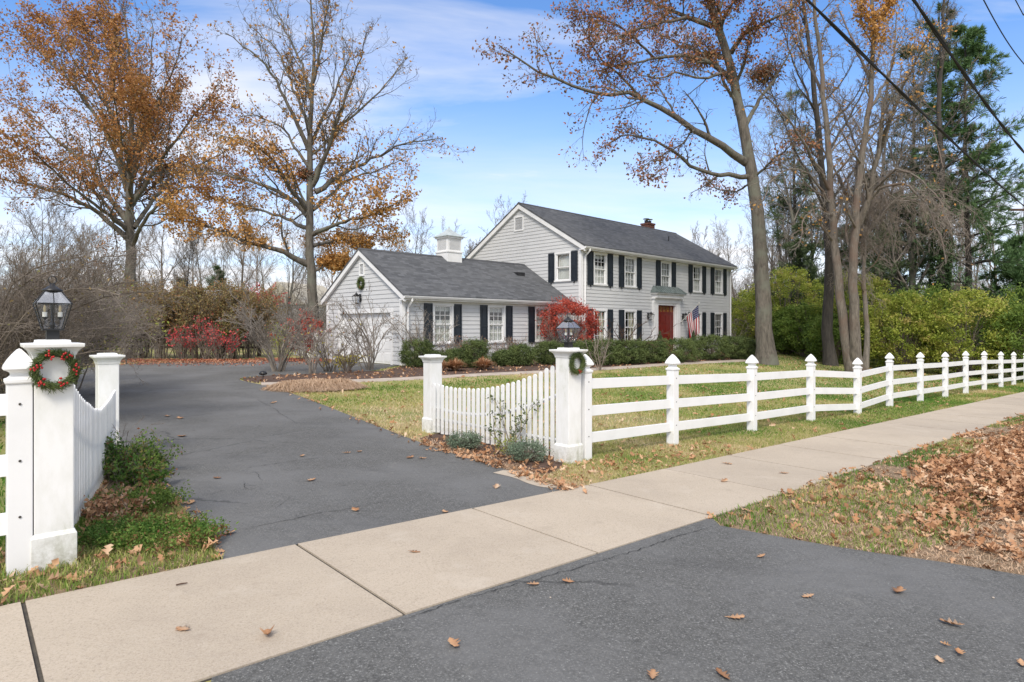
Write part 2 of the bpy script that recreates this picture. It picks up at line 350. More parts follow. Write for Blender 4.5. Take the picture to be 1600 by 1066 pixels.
class MB:
    def __init__(s): s.v = []; s.f = []; s.m = []
    def add(s, vs, fs, mi=0):
        k = len(s.v); s.v += [tuple(float(c) for c in v) for v in vs]
        for f in fs: s.f.append([k + i for i in f]); s.m.append(mi)
    def box(s, x0, x1, y0, y1, z0, z1, mi=0):
        s.add([(x0, y0, z0), (x1, y0, z0), (x1, y1, z0), (x0, y1, z0), (x0, y0, z1), (x1, y0, z1), (x1, y1, z1), (x0, y1, z1)],
              [(0, 3, 2, 1), (4, 5, 6, 7), (0, 1, 5, 4), (1, 2, 6, 5), (2, 3, 7, 6), (3, 0, 4, 7)], mi)
    def frustum(s, w0, w1, z0, z1, mi=0, cx=0, cy=0, caps=True):
        a, b = w0 / 2, w1 / 2
        vs = [(cx + sx * a, cy + sy * a, z0) for sx, sy in ((-1, -1), (1, -1), (1, 1), (-1, 1))] + [(cx + sx * b, cy + sy * b, z1) for sx, sy in ((-1, -1), (1, -1), (1, 1), (-1, 1))]
        fs = [(0, 1, 5, 4), (1, 2, 6, 5), (2, 3, 7, 6), (3, 0, 4, 7)]
        if caps: fs += [(3, 2, 1, 0), (4, 5, 6, 7)]
        s.add(vs, fs, mi)
    def lathe4(s, prof, mi=0, cx=0, cy=0):      # square-section turned profile [(half width, z)]
        vs = []
        for w, z in prof: vs += [(cx - w, cy - w, z), (cx + w, cy - w, z), (cx + w, cy + w, z), (cx - w, cy + w, z)]
        fs = [(3, 2, 1, 0)]
        for i in range(len(prof) - 1):
            k = 4 * i
            for j in range(4): fs.append((k + j, k + (j + 1) % 4, k + 4 + (j + 1) % 4, k + 4 + j))
        k = 4 * (len(prof) - 1); fs.append((k, k + 1, k + 2, k + 3))
        s.add(vs, fs, mi)
    def lathe(s, prof, seg=12, mi=0, c=(0, 0, 0)):
        vs = []; fs = []
        for r, z in prof:
            for j in range(seg):
                a = 2 * math.pi * j / seg; vs.append((c[0] + r * math.cos(a), c[1] + r * math.sin(a), c[2] + z))
        for i in range(len(prof) - 1):
            for j in range(seg): fs.append((i * seg + j, i * seg + (j + 1) % seg, (i + 1) * seg + (j + 1) % seg, (i + 1) * seg + j))
        fs.append(tuple(reversed(range(seg)))); fs.append(tuple((len(prof) - 1) * seg + j for j in range(seg)))
        s.add(vs, fs, mi)
    def tube(s, pts, r, k=8, mi=0, closed=False):
        pts = [Vector(tuple(float(q) for q in p)) for p in pts]; n = len(pts); vs = []; fs = []
        rs = r if isinstance(r, (list, tuple)) else [r] * n
        ref = None
        for i, p in enumerate(pts):
            a = pts[(i + 1) % n] if closed or i < n - 1 else p; b = pts[i - 1] if closed or i > 0 else p
            t = (a - b).normalized()
            if ref is None: ref = t.orthogonal().normalized()
            ref = (ref - t * ref.dot(t)).normalized(); w = t.cross(ref)
            for j in range(k):
                an = 2 * math.pi * j / k + math.pi / k; vs.append(p + (ref * math.cos(an) + w * math.sin(an)) * rs[i])
        for i in range(n if closed else n - 1):
            q = (i + 1) % n
            for j in range(k): fs.append((i * k + j, i * k + (j + 1) % k, q * k + (j + 1) % k, q * k + j))
        if not closed: fs.append(tuple(reversed(range(k)))); fs.append(tuple((n - 1) * k + j for j in range(k)))
        s.add(vs, fs, mi)
    def prism(s, poly, a0, a1, mi=0):           # polygon in (b, z) extruded along a
        n = len(poly)
        s.add([(a0, b, z) for b, z in poly] + [(a1, b, z) for b, z in poly],
              [tuple(range(n)), tuple(reversed(range(n, 2 * n)))] + [(i, n + i, n + (i + 1) % n, (i + 1) % n) for i in range(n)], mi)
    def build(s, name, mats, parent=None, bevel=0, smooth=False, label=None, loc=None, rz=None):
        me = bpy.data.meshes.new(name); me.from_pydata(s.v, [], s.f); me.update()
        if not isinstance(mats, (list, tuple)): mats = [mats]
        o = link(name, me, parent, mats)
        me.polygons.foreach_set('material_index', s.m)
        bm = bmesh.new(); bm.from_mesh(me); bmesh.ops.recalc_face_normals(bm, faces=bm.faces[:]); bm.to_mesh(me); bm.free()
        if smooth: me.polygons.foreach_set('use_smooth', [True] * len(me.polygons))
        if bevel:
            md = o.modifiers.new('bevel', 'BEVEL'); md.width = bevel; md.segments = 2; md.limit_method = 'ANGLE'; md.angle_limit = R(35)
        if label: o['label'] = label
        if loc is not None: o.location = tuple(float(q) for q in loc)
        if rz is not None: o.rotation_euler = (0, 0, rz)
        return o

# ------------------------------------------------------------------ branch and leaf engine (numpy)
def nrm(a): return a / np.maximum(np.linalg.norm(a, axis=-1, keepdims=True), 1e-9)
def tubes(pts, rad, k):
    pts = np.asarray(pts, float); N, P, _ = pts.shape
    T = np.empty_like(pts); T[:, 1:-1] = pts[:, 2:] - pts[:, :-2]; T[:, 0] = pts[:, 1] - pts[:, 0]; T[:, -1] = pts[:, -1] - pts[:, -2]
    T = nrm(T)
    ref = np.where(np.abs(T[:, :1, 2:]) > .8, np.array([1., .2, 0]), np.array([.1, .15, 1.]))
    U = nrm(ref - T * (ref * T).sum(-1, keepdims=True)); V = np.cross(T, U)
    an = 2 * np.pi * np.arange(k) / k
    ring = pts[:, :, None] + rad[:, :, None, None] * (U[:, :, None] * np.cos(an)[:, None] + V[:, :, None] * np.sin(an)[:, None])
    i = np.arange(N)[:, None, None] * P * k; j = np.arange(P - 1)[None, :, None] * k; a = np.arange(k)[None, None, :]; b = (a + 1) % k
    F = np.stack([i + j + a, i + j + b, i + j + k + b, i + j + k + a], -1).reshape(-1, 4)
    return ring.reshape(-1, 3), F
def join_geo(parts):
    V = []; F = []; o = 0
    for v, f in parts: V.append(v); F.append(f + o); o += len(v)
    return np.concatenate(V), np.concatenate(F)
def resample(pts, P, wob=0, g=rng):
    pts = np.asarray(pts, float); d = np.r_[0, np.cumsum(np.linalg.norm(np.diff(pts, axis=0), axis=1))]
    # smooth by Catmull-like averaging on a dense resample
    q = np.linspace(0, d[-1], 6 * P); D = np.stack([np.interp(q, d, pts[:, i]) for i in range(3)], 1)
    for _ in range(4): D[1:-1] = (D[:-2] + 2 * D[1:-1] + D[2:]) / 4
    D = D[np.linspace(0, len(D) - 1, P).round().astype(int)]
    if wob: D[1:] += g.normal(0, wob * d[-1] / P, (P - 1, 3))
    return D, d[-1]
def kids(g, pts, rad, n, t0=.2, t1=1., ang=(30, 60), ln=(.3, .5), P=6, wig=.15, up=.08, rmul=.55, tip=.25, absl=None, minr=.004):
    N, PP, _ = pts.shape
    L = np.linalg.norm(np.diff(pts, axis=1), axis=2).sum(1)
    t = t0 + (t1 - t0) * (np.arange(n)[None, :] + g.random((N, n))) / n
    f = np.clip(t * (PP - 1), 0, PP - 1.001); i = f.astype(int); w = (f - i)[..., None]
    I = np.arange(N)[:, None]
    A = pts[I, i]; B = pts[I, i + 1]; pos = A + (B - A) * w; T = nrm(B - A)
    r = rad[I, i] * (1 - w[..., 0]) + rad[I, i + 1] * w[..., 0]
    rv = nrm(g.normal(size=T.shape)); pr = nrm(rv - T * (rv * T).sum(-1, keepdims=True))
    a = np.radians(g.uniform(ang[0], ang[1], (N, n)))[..., None]
    d = nrm(T * np.cos(a) + pr * np.sin(a))
    if absl is not None: ll = g.uniform(absl[0], absl[1], (N, n)) * (1 - .35 * t)
    else: ll = L[:, None] * g.uniform(ln[0], ln[1], (N, n)) * (1.06 - .42 * t)
    st = ll / (P - 1)
    M_ = N * n; d = d.reshape(M_, 3); pos = pos.reshape(M_, 3); st = st.reshape(M_, 1)
    out = np.empty((M_, P, 3)); out[:, 0] = pos
    for k in range(1, P):
        d = nrm(d + wig * g.normal(size=d.shape) + np.array([0, 0, up])); out[:, k] = out[:, k - 1] + d * st
    rr = np.maximum(r.reshape(M_, 1) * rmul, minr) * np.linspace(1, tip, P)[None]
    return out, np.maximum(rr, minr * .6)
def leafquads(g, pos, size, aspect=.55, fold=.15, flat=0.0):
    N = len(pos); s = size * g.uniform(.65, 1.25, (N, 1))
    a = nrm(g.normal(size=(N, 3)) * np.array([1, 1, 1 - flat])); b = g.normal(size=(N, 3)); b = nrm(b - a * (a * b).sum(-1, keepdims=True)); c = np.cross(a, b)
    p0 = pos - a * s * .5; p1 = pos + b * s * aspect * .5 + c * s * fold; p2 = pos + a * s * .5; p3 = pos - b * s * aspect * .5 + c * s * fold
    V = np.stack([p0, p1, p2, p3], 1).reshape(-1, 3); F = np.arange(4 * N).reshape(-1, 4)
    return V, F
def scatter_leaves(name, g, twigs, per, size, mat, parent, spread=.12, keep=None, flat=0., tr=(.3, 1.)):
    N, P, _ = twigs.shape
    idx = np.repeat(np.arange(N), per); t = g.uniform(tr[0], tr[1], len(idx)) * (P - 1.001); i = t.astype(int); w = (t - i)[:, None]
    pos = twigs[idx, i] * (1 - w) + twigs[idx, i + 1] * w + g.normal(0, spread, (len(idx), 3))
    if keep is not None:
        pos = pos[keep(pos, g)]
    V, F = leafquads(g, pos, size, flat=flat)
    r = np.repeat(g.random(len(pos)), 4)
    return npmesh(name, V, F, mat, parent, rnd=r)
_ph = rng.uniform(0, 6.28, (12, 3)); _fr = rng.normal(0, 1, (12, 3))
def clump(p, s):                   # cheap smooth 3-D noise about 0..1
    q = p / s; v = 0
    for k in range(12): v = v + np.sin((q * _fr[k]).sum(-1) + _ph[k, 0])
    return .5 + v / 8
# ================================================================== THE SETTING
def struct(o): o['kind'] = 'structure'; return o
def drape(name, poly, off, mat, cell=.6, kind='structure', zf=None):
    bm = bmesh.new()
    vs = [bm.verts.new((float(x), float(y), 0)) for x, y in poly]
    bmesh.ops.triangulate(bm, faces=[bm.faces.new(vs)])
    xs = [p[0] for p in poly]; ys = [p[1] for p in poly]
    for lo, hi, nrm_ in ((min(xs), max(xs), (1, 0, 0)), (min(ys), max(ys), (0, 1, 0))):
        c = lo + cell
        while c < hi:
            bmesh.ops.bisect_plane(bm, geom=bm.verts[:] + bm.edges[:] + bm.faces[:], plane_co=(c * nrm_[0], c * nrm_[1], 0), plane_no=nrm_); c += cell
    for v in bm.verts: v.co.z = TZ(v.co.x, v.co.y) + off + (zf(v.co.x, v.co.y) if zf else 0)
    bmesh.ops.recalc_face_normals(bm, faces=bm.faces[:])
    me = bpy.data.meshes.new(name); bm.to_mesh(me); bm.free()
    o = link(name, me, None, [mat]); o['kind'] = kind; return o
# ground sheet reaching the horizon
gx = np.unique(np.concatenate([np.linspace(-900, -60, 15), np.arange(-60, -12, 2.), np.arange(-12, 34, .5), np.arange(34, 90, 2.), np.linspace(90, 900, 14)]))
gy = np.unique(np.concatenate([np.linspace(-400, -12, 8), np.arange(-12, 38, .5), np.arange(38, 100, 2.), np.linspace(100, 1200, 14)]))
XX, YY = np.meshgrid(gx, gy); ZZ_ = terr(XX, YY)
ni, nj = XX.shape
V = np.stack([XX, YY, ZZ_], -1).reshape(-1, 3)
ii, jj = np.meshgrid(np.arange(ni - 1), np.arange(nj - 1), indexing='ij'); q = (ii * nj + jj).ravel()
struct(npmesh('ground', V, np.stack([q, q + 1, q + nj + 1, q + nj], 1), M['ground'], smooth=True))

def GP(l): return [G(u, v) for u, v in l]
# house axes
OX, OY, HA = 3.27, 29.5, math.atan2(.697, .717)
def H(a, b): return OX + .717 * a - .697 * b, OY + .697 * a + .717 * b
def smoothpoly(pts, it=2):
    p = np.array(pts, float)
    for _ in range(it):
        q = [p[0]]
        for i in range(len(p) - 1): q += [p[i] * .75 + p[i + 1] * .25, p[i] * .25 + p[i + 1] * .75]
        q.append(p[-1]); p = np.array(q)
    return [tuple(v) for v in p]
drv_right = smoothpoly(GP([(893, 768), (845, 755), (800, 738), (740, 719), (700, 708), (655, 692), (560, 655), (470, 620), (425, 606)]) , 2)
drv_tip = smoothpoly([G(415, 603), G(378, 596), G(372, 592), G(420, 587), G(520, 583.5), G(590, 580), H(-9.75, .9)], 2)
drv_left = smoothpoly([H(-9.65, 6.9), G(470, 560.5), G(390, 562), G(300, 565), G(200, 569), G(120, 577), G(90, 600), (-8.2, 10.5), (-6.4, 8.6), (-5.25, 7.35), G(232, 722), G(262, 768), G(300, 812), G(343, 872)], 1)
t0_, n0_ = tn(*G(343, 872)); sw_e = -1.06
drive_poly = drv_right + drv_tip + [H(-9.53, .9), H(-9.53, 6.7)] + drv_left + [xy(tn(*G(343, 872))[0], sw_e), xy(tn(*G(893, 768))[0], sw_e)]
drape('driveway', drive_poly, .012, M['drive'])
# sidewalk: concrete flags with open joints over a dirt strip
def strip(t0, t1, n0, n1, off, thick, mb, cut=.5):
    k = max(1, int(round((t1 - t0) / cut)))
    vs = []
    for i in range(k + 1):
        t = t0 + (t1 - t0) * i / k
        for n in (n0, n1):
            x, y = xy(t, n); z = TZ(x, y) + off
            vs += [(x, y, z), (x, y, z - thick)]
    fs = []
    for i in range(k):
        a = 4 * i; b = a + 4
        fs += [(a, b, b + 2, a + 2), (a, a + 1, b + 1, b), (a + 2, b + 2, b + 3, a + 3)]
    fs += [(0, 2, 3, 1), (4 * k, 4 * k + 1, 4 * k + 3, 4 * k + 2)]
    mb.add(vs, fs)
mb = MB()
joints = [-14.9, -13.35, -11.8, -10.25, -8.7, -7.2, -5.63, -4.04, -2.40, -.82, .60] + [.60 + 1.5 * i for i in range(1, 40)]
for a, b in zip(joints[:-1], joints[1:]):
    strip(a + .011, b - .011, -2.55, sw_e, .016 + random.uniform(-.002, .002), .06, mb)
struct(mb.build('sidewalk', M['walk']))
mb = MB(); strip(-15, 60, -2.56, sw_e - .005, .004, .02, mb); struct(mb.build('sidewalk_bed', M['joint']))
# apron towards the street, and the street itself beyond the frame
ap = [xy(-5.05, -2.56), xy(-.85, -2.56)] + smoothpoly(GP([(1125, 823), (1200, 838), (1340, 862), (1470, 880), (1600, 902)]), 1) + [xy(.6, -6.8), xy(2.2, -7.8), xy(-9, -7.8), xy(-6.9, -6.6), xy(-5.7, -4.2)]
drape('driveway_apron', ap, .010, M['apron'], .5)
mb = MB(); strip(-40, 70, -14, -7.6, .016, .03, mb, 1.0); struct(mb.build('street', M['apron']))
# verge soil under the leaf pile
vg = [xy(-.8, -2.57), xy(45, -2.57), xy(45, -7.6), xy(2.6, -7.6)] + list(reversed([G(1128, 824), G(1200, 839), G(1340, 863), G(1470, 881), G(1600, 903), xy(.7, -6.8)]))
drape('verge', vg, .005, M['soil'], .8)
drape('concrete_patch', smoothpoly([G(u_, v_) for u_, v_ in ((786, 737), (812, 738), (850, 748), (884, 764), (852, 765), (824, 758), (806, 749), (770, 741))], 2), .0155, M['walk'], .4)
def crack(px, w, nm_='pavement_crack', off=.0165):
    g = np.random.default_rng(int(px[0][0])); P_ = np.array([G(*p) for p in px]); d = np.r_[0, np.cumsum(np.linalg.norm(np.diff(P_, axis=0), axis=1))]; k = max(8, int(d[-1] / .035))
    q = np.linspace(0, d[-1], k); C = np.stack([np.interp(q, d, P_[:, i]) for i in (0, 1)], 1); C += np.cumsum(g.normal(0, .006, C.shape), 0) * .6 + g.normal(0, .005, C.shape)
    T = np.gradient(C, axis=0); T /= np.linalg.norm(T, axis=1, keepdims=True); N_ = np.stack([-T[:, 1], T[:, 0]], 1); ww = (w * .62 * g.uniform(.25, 1.2, k) * np.clip(np.minimum(np.arange(k), k - 1 - np.arange(k)) / 6, .1, 1))[:, None]
    A = C + N_ * ww / 2; B = C - N_ * ww / 2; V = np.stack([np.c_[A, terr(A[:, 0], A[:, 1]) + off], np.c_[B, terr(B[:, 0], B[:, 1]) + off]], 1).reshape(-1, 3); i = np.arange(k - 1) * 2
    struct(npmesh(nm_, V, np.stack([i, i + 1, i + 3, i + 2], 1), M['crack']))
for px, w in (([(372, 831), (420, 822), (465, 815), (500, 806), (540, 801), (590, 792), (640, 785)], .012), ([(366, 737), (390, 733), (414, 729), (460, 722), (516, 716)], .015), ([(426, 800), (440, 790), (453, 782)], .010), ([(380, 752), (384, 764), (395, 769), (408, 770)], .010),
              ([(340, 808), (380, 804), (426, 800)], .006), ([(465, 815), (458, 806), (455, 803)], .008), ([(270, 760), (282, 752), (300, 750)], .010), ([(395, 737), (404, 745), (412, 756)], .008), ([(400, 624), (430, 640), (470, 664)], .012), ([(540, 801), (590, 818)], .004), ([(680, 852 + 0), (690, 846)], .003)):
    crack(px, w)
for px, w in (([(612, 979), (700, 948), (800, 917), (900, 890), (1000, 860), (1118, 824)], .010),): crack(px, w, 'pavement_seam')
# front walk and mulch bed
walk_c = smoothpoly(GP([(408, 601), (470, 599.5), (560, 596), (640, 592.5), (720, 588), (800, 584), (880, 580.5), (960, 576), (1040, 570), (1100, 567), (1170, 563.5)]), 2)
def offset_line(pts, d):
    out = []
    for i, p in enumerate(pts):
        a = pts[max(0, i - 1)]; b = pts[min(len(pts) - 1, i + 1)]
        dx, dy = b[0] - a[0], b[1] - a[1]; l = math.hypot(dx, dy) or 1
        out.append((p[0] - dy / l * d, p[1] + dx / l * d))
    return out
w1 = offset_line(walk_c, .32); w2 = offset_line(walk_c, -.32)
mb = MB(); vs = []
for a, b in zip(w1, w2): vs += [(a[0], a[1], TZ(*a) + .022), (b[0], b[1], TZ(*b) + .022), (a[0], a[1], TZ(*a) - .02), (b[0], b[1], TZ(*b) - .02)]
fs = []
for i in range(len(w1) - 1):
    k = 4 * i; fs += [(k, k + 1, k + 5, k + 4), (k + 1, k + 3, k + 7, k + 5), (k, k + 4, k + 6, k + 2)]
mb.add(vs, fs); struct(mb.build('front_path', M['paving']))
bed = [w for w in w1] + [H(15.8, -.1), H(0, -.1), H(-.05, .75), H(-9.45, .75)] + [G(600, 579.5), G(520, 583), G(420, 587), G(376, 592.5), G(385, 597)]
drape('mulch_bed', bed, .009, M['mulch'], .6)
bd2 = smoothpoly([G(668, 700), G(700, 712), G(760, 728), G(815, 748), G(872, 740), G(882, 722), (1.0, 8.75), (-.2, 9.6), (-1.05, 10.35), G(655, 685)], 1)
drape('planting_bed', bd2, .006, M['mulch'], .4)
left_bed = [G(343, 876), G(300, 816), G(258, 770), G(225, 722), (-5.2, 7.5), (-4.2, 6.2), (-3.25, 4.6), (-3.7, 3.9), xy(-6.6, -1.06), xy(t0_ , -1.06)]
drape('left_planting_bed', left_bed, .005, M['soil'], .4)

# ================================================================== THE HOUSE
house = empty('house', (OX, OY, 0), HA, 'two storey grey clapboard house with dark shutters, red front door and attached garage wing', 'house')
EX = .17
def siding(mb, z0, z1, Lf, Rf, holes, P):
    """lapped boards on a wall: Lf/Rf give the wall's ends at height z, P(x, o, z) places a point o outside the wall"""
    r = 0; za = z0
    while za < z1 - 1e-4:
        zb = min(za + EX, z1); o = lambda z: .004 + .020 * (1 - (z - za) / EX)
        cuts = sorted({za, zb} | {h for x0, x1, a, b in holes for h in (a, b) if za < h < zb})
        for q, (c, d) in enumerate(zip(cuts[:-1], cuts[1:])):
            act = sorted((x0, x1) for x0, x1, a, b in holes if a < (c + d) / 2 < b)
            segs = []; l = (Lf(c), Lf(d))
            for x0, x1 in act: segs.append((l[0], x0, x0, l[1])); l = (x1, x1)
            segs.append((l[0], Rf(c), Rf(d), l[1]))
            for a, b, c2, d2 in segs:
                if b - a < .005: continue
                mb.add([P(a, o(c), c), P(b, o(c), c), P(c2, o(d), d), P(d2, o(d), d)], [(0, 1, 2, 3)])
                if q == 0: mb.add([P(a, o(c), c), P(b, o(c), c), P(b, 0, c), P(a, 0, c)], [(3, 2, 1, 0)])
        za = zb
PF = lambda b0: (lambda x, o, z: (x, b0 - o, z))
PG = lambda a0: (lambda x, o, z: (a0 - o, x, z))
ML, MDp = 14.95, 8.14
S1 = 2.56 / 4.37
WL, WF, WB, WR = -9.5, .85, 6.65, 3.76
S2 = 1.95 / 3.2
m_under = lambda b: 5.45 + S1 * (min(b, MDp - b) + .3) - .16
w_eb, w_ez = WF - .3, 2.82
w_under = lambda b: w_ez + S2 * ((min(b, 2 * WR - b)) - (WR - 3.2)) - .14
# openings: (centre, half width of opening, z0, z1)
up = [(c, .44, 3.66, 5.12) for c in (1.42, 3.93, 7.30, 10.70, 13.30)]
dn = [(c, .44, .74, 2.36) for c in (1.42, 3.93, 10.70, 13.30)]
wg = [(c, .42, .95, 2.42) for c in (-7.58, -4.69, -1.80)]
DOOR = (6.42, 8.20, .12, 2.76)
rect = lambda w: (w[0] - w[1], w[0] + w[1], w[2], w[3])
mb = MB()
siding(mb, .14, 5.40, lambda z: 0, lambda z: ML, [rect(w) for w in up + dn] + [DOOR], PF(0))
siding(mb, .14, 5.40, lambda z: 0, lambda z: ML, [], lambda x, o, z: (x, MDp + o, z))
def gl(z): return 0 if z < m_under(0) else (z + .16 - 5.45) / S1 - .3
gw = (1.12, .42, 3.84, 5.12)
gv = (4.15, .27, 6.62, 7.26)
siding(mb, .14, 7.80, gl, lambda z: MDp - gl(z), [rect(gw), rect(gv)], PG(0))
siding(mb, .14, 7.80, gl, lambda z: MDp - gl(z), [], lambda x, o, z: (ML + o, x, z))
mb.box(0.02, ML - .02, .02, MDp - .02, -.4, .16)
mb.build('wall', M['siding'], house)
mb = MB()
siding(mb, .14, 2.78, lambda z: WL, lambda z: 0, [rect(w) for w in wg], PF(WF))
siding(mb, .14, 2.78, lambda z: WL, lambda z: 0, [], lambda x, o, z: (x, WB + o, z))
GD = (3.53, 1.95, .02, 2.13)
def gl2(z): return WF if z < w_under(WF) else (z + .14 - w_ez) / S2 + (WR - 3.2)
wv = (3.70, .13, 3.72, 4.14)
siding(mb, .14, 4.6, gl2, lambda z: 2 * WR - gl2(z) if z >= w_under(WF) else WB, [rect(GD), rect(wv)], PG(WL))
mb.box(WL + .05, 0, WF + .03, WF + .3, -.4, .15); mb.box(WL + .03, WL + .3, WF + .03, GD[0] - GD[1] - .02, -.4, .15); mb.box(WL + .03, WL + .3, GD[0] + GD[1] + .02, WB, -.4, .15)
mb.build('wall', M['siding'], house)
# roofs
def roofmesh(polys, a0, a1, name, par):
    mb = MB()
    for p in polys: mb.prism(p, a0, a1)
    o = mb.build(name, M['shingle'], par)
    me = o.data; uv = me.uv_layers.new(name='UVMap')
    for l in me.loops:
        c = me.vertices[l.vertex_index].co; uv.data[l.index].uv = (c.x, abs(c.y - (MDp / 2 if par is house and a0 > -1 else WR)) * 1.17)
    return o
bR = MDp / 2
main_roof = roofmesh([[(-.34, 5.43), (bR, 8.01), (bR, 7.93), (-.34, 5.35)], [(MDp + .34, 5.43), (bR, 8.01), (bR, 7.93), (MDp + .34, 5.35)]], -.16, ML + .16, 'roof', house)
wing_roof = roofmesh([[(WR - 3.24, w_ez - .02), (WR, 4.79), (WR, 4.72), (WR - 3.24, w_ez - .09)], [(WR + 3.24, w_ez - .02), (WR, 4.79), (WR, 4.72), (WR + 3.24, w_ez - .09)]], WL - .16, -.026, 'roof', house)
mb = MB(); mb.prism([(bR - .13, 7.945), (bR, 8.035), (bR + .13, 7.945), (bR, 8.012)], -.16, ML + .16); mb.build('ridge_cap', M['shingle'], main_roof)
mb = MB(); mb.prism([(WR - .13, 4.722), (WR, 4.812), (WR + .13, 4.722), (WR, 4.792)], WL - .16, -.03); mb.build('ridge_cap', M['shingle'], wing_roof)
# trim: rakes, eaves, corner boards
for a0, a1 in ((-.145, -.03), (ML + .03, ML + .145)):
    for s in (0, 1):
        f = (lambda b: b) if not s else (lambda b: MDp - b)
        mb = MB(); mb.prism([(f(-.32), 5.345), (f(bR), 7.925), (f(bR), 7.70), (f(-.32), 5.13)], a0, a1); mb.build('rake_board', M['trim'], house)
for s in (0, 1):
    f = (lambda b: b) if not s else (lambda b: 2 * WR - b)
    mb = MB(); mb.prism([(f(WR - 3.22), w_ez - .095), (f(WR), 4.715), (f(WR), 4.51), (f(WR - 3.22), w_ez - .29)], WL - .145, WL - .03); mb.build('rake_board', M['trim'], house)
mb = MB()
mb.box(-.16, ML + .16, -.30, .0, 5.20, 5.24); mb.box(-.14, ML + .14, -.305, -.28, 5.20, 5.345); mb.box(.13, ML - .13, -.034, -.002, 4.98 + .1, 5.20)
mb.box(WL - .14, -.02, WF - .26, WF, 2.58, 2.62); mb.box(WL - .14, -.02, WF - .275, WF - .25, 2.58, 2.735); mb.box(WL + .13, -.02, WF - .034, WF - .002, 2.50, 2.58)
mb.build('soffit', M['trim'], house)
def gutter(a0, a1, bf, zt, name='gutter'):
    mb = MB(); th = .008
    prof = [(bf, zt), (bf - .125, zt), (bf - .125, zt - .02), (bf - .09, zt - .09), (bf, zt - .10)]
    mb.prism([(b, z) for b, z in prof], a0, a1); return mb.build(name, M['trim'], house)
gutter(-.15, ML + .15, -.31, 5.345); gutter(WL - .15, -.03, WF - .285, 2.735)
for a0, b0, z1, z2, sx, sy in ((0, 0, 5.2, 5.3, 1, 1), (ML, 0, 5.2, 5.3, -1, 1), (0, MDp, 5.2, 5.3, 1, -1), (WL, WF, 2.58, 2.66, 1, 1), (WL, WB, 2.58, 2.66, 1, -1)):
    mb = MB(); mb.box(a0 - .032 * sx, a0 + .13 * sx, b0 - .032 * sy, b0 - .001 * sy, .12, z1); mb.box(a0 - .032 * sx, a0 - .001 * sx, b0, b0 + .13 * sy, .12, z2)
    mb.build('corner_board', M['trim'], house)
def downspout(a, bf, bw, zt, z0, name='downspout'):
    mb = MB(); mb.tube([(a, bf - .06, zt - .08), (a, bf - .06, zt - .17), (a, bw - .08, zt - .42), (a, bw - .08, z0 + .15), (a, bw - .25, z0 + .05)], .052, 4)
    mb.build(name, M['trim'], house)
downspout(.20, -.31, 0, 5.34, .15); downspout(ML - .20, -.31, 0, 5.34, .15); downspout(WL + .22, WF - .285, WF, 2.73, .15)

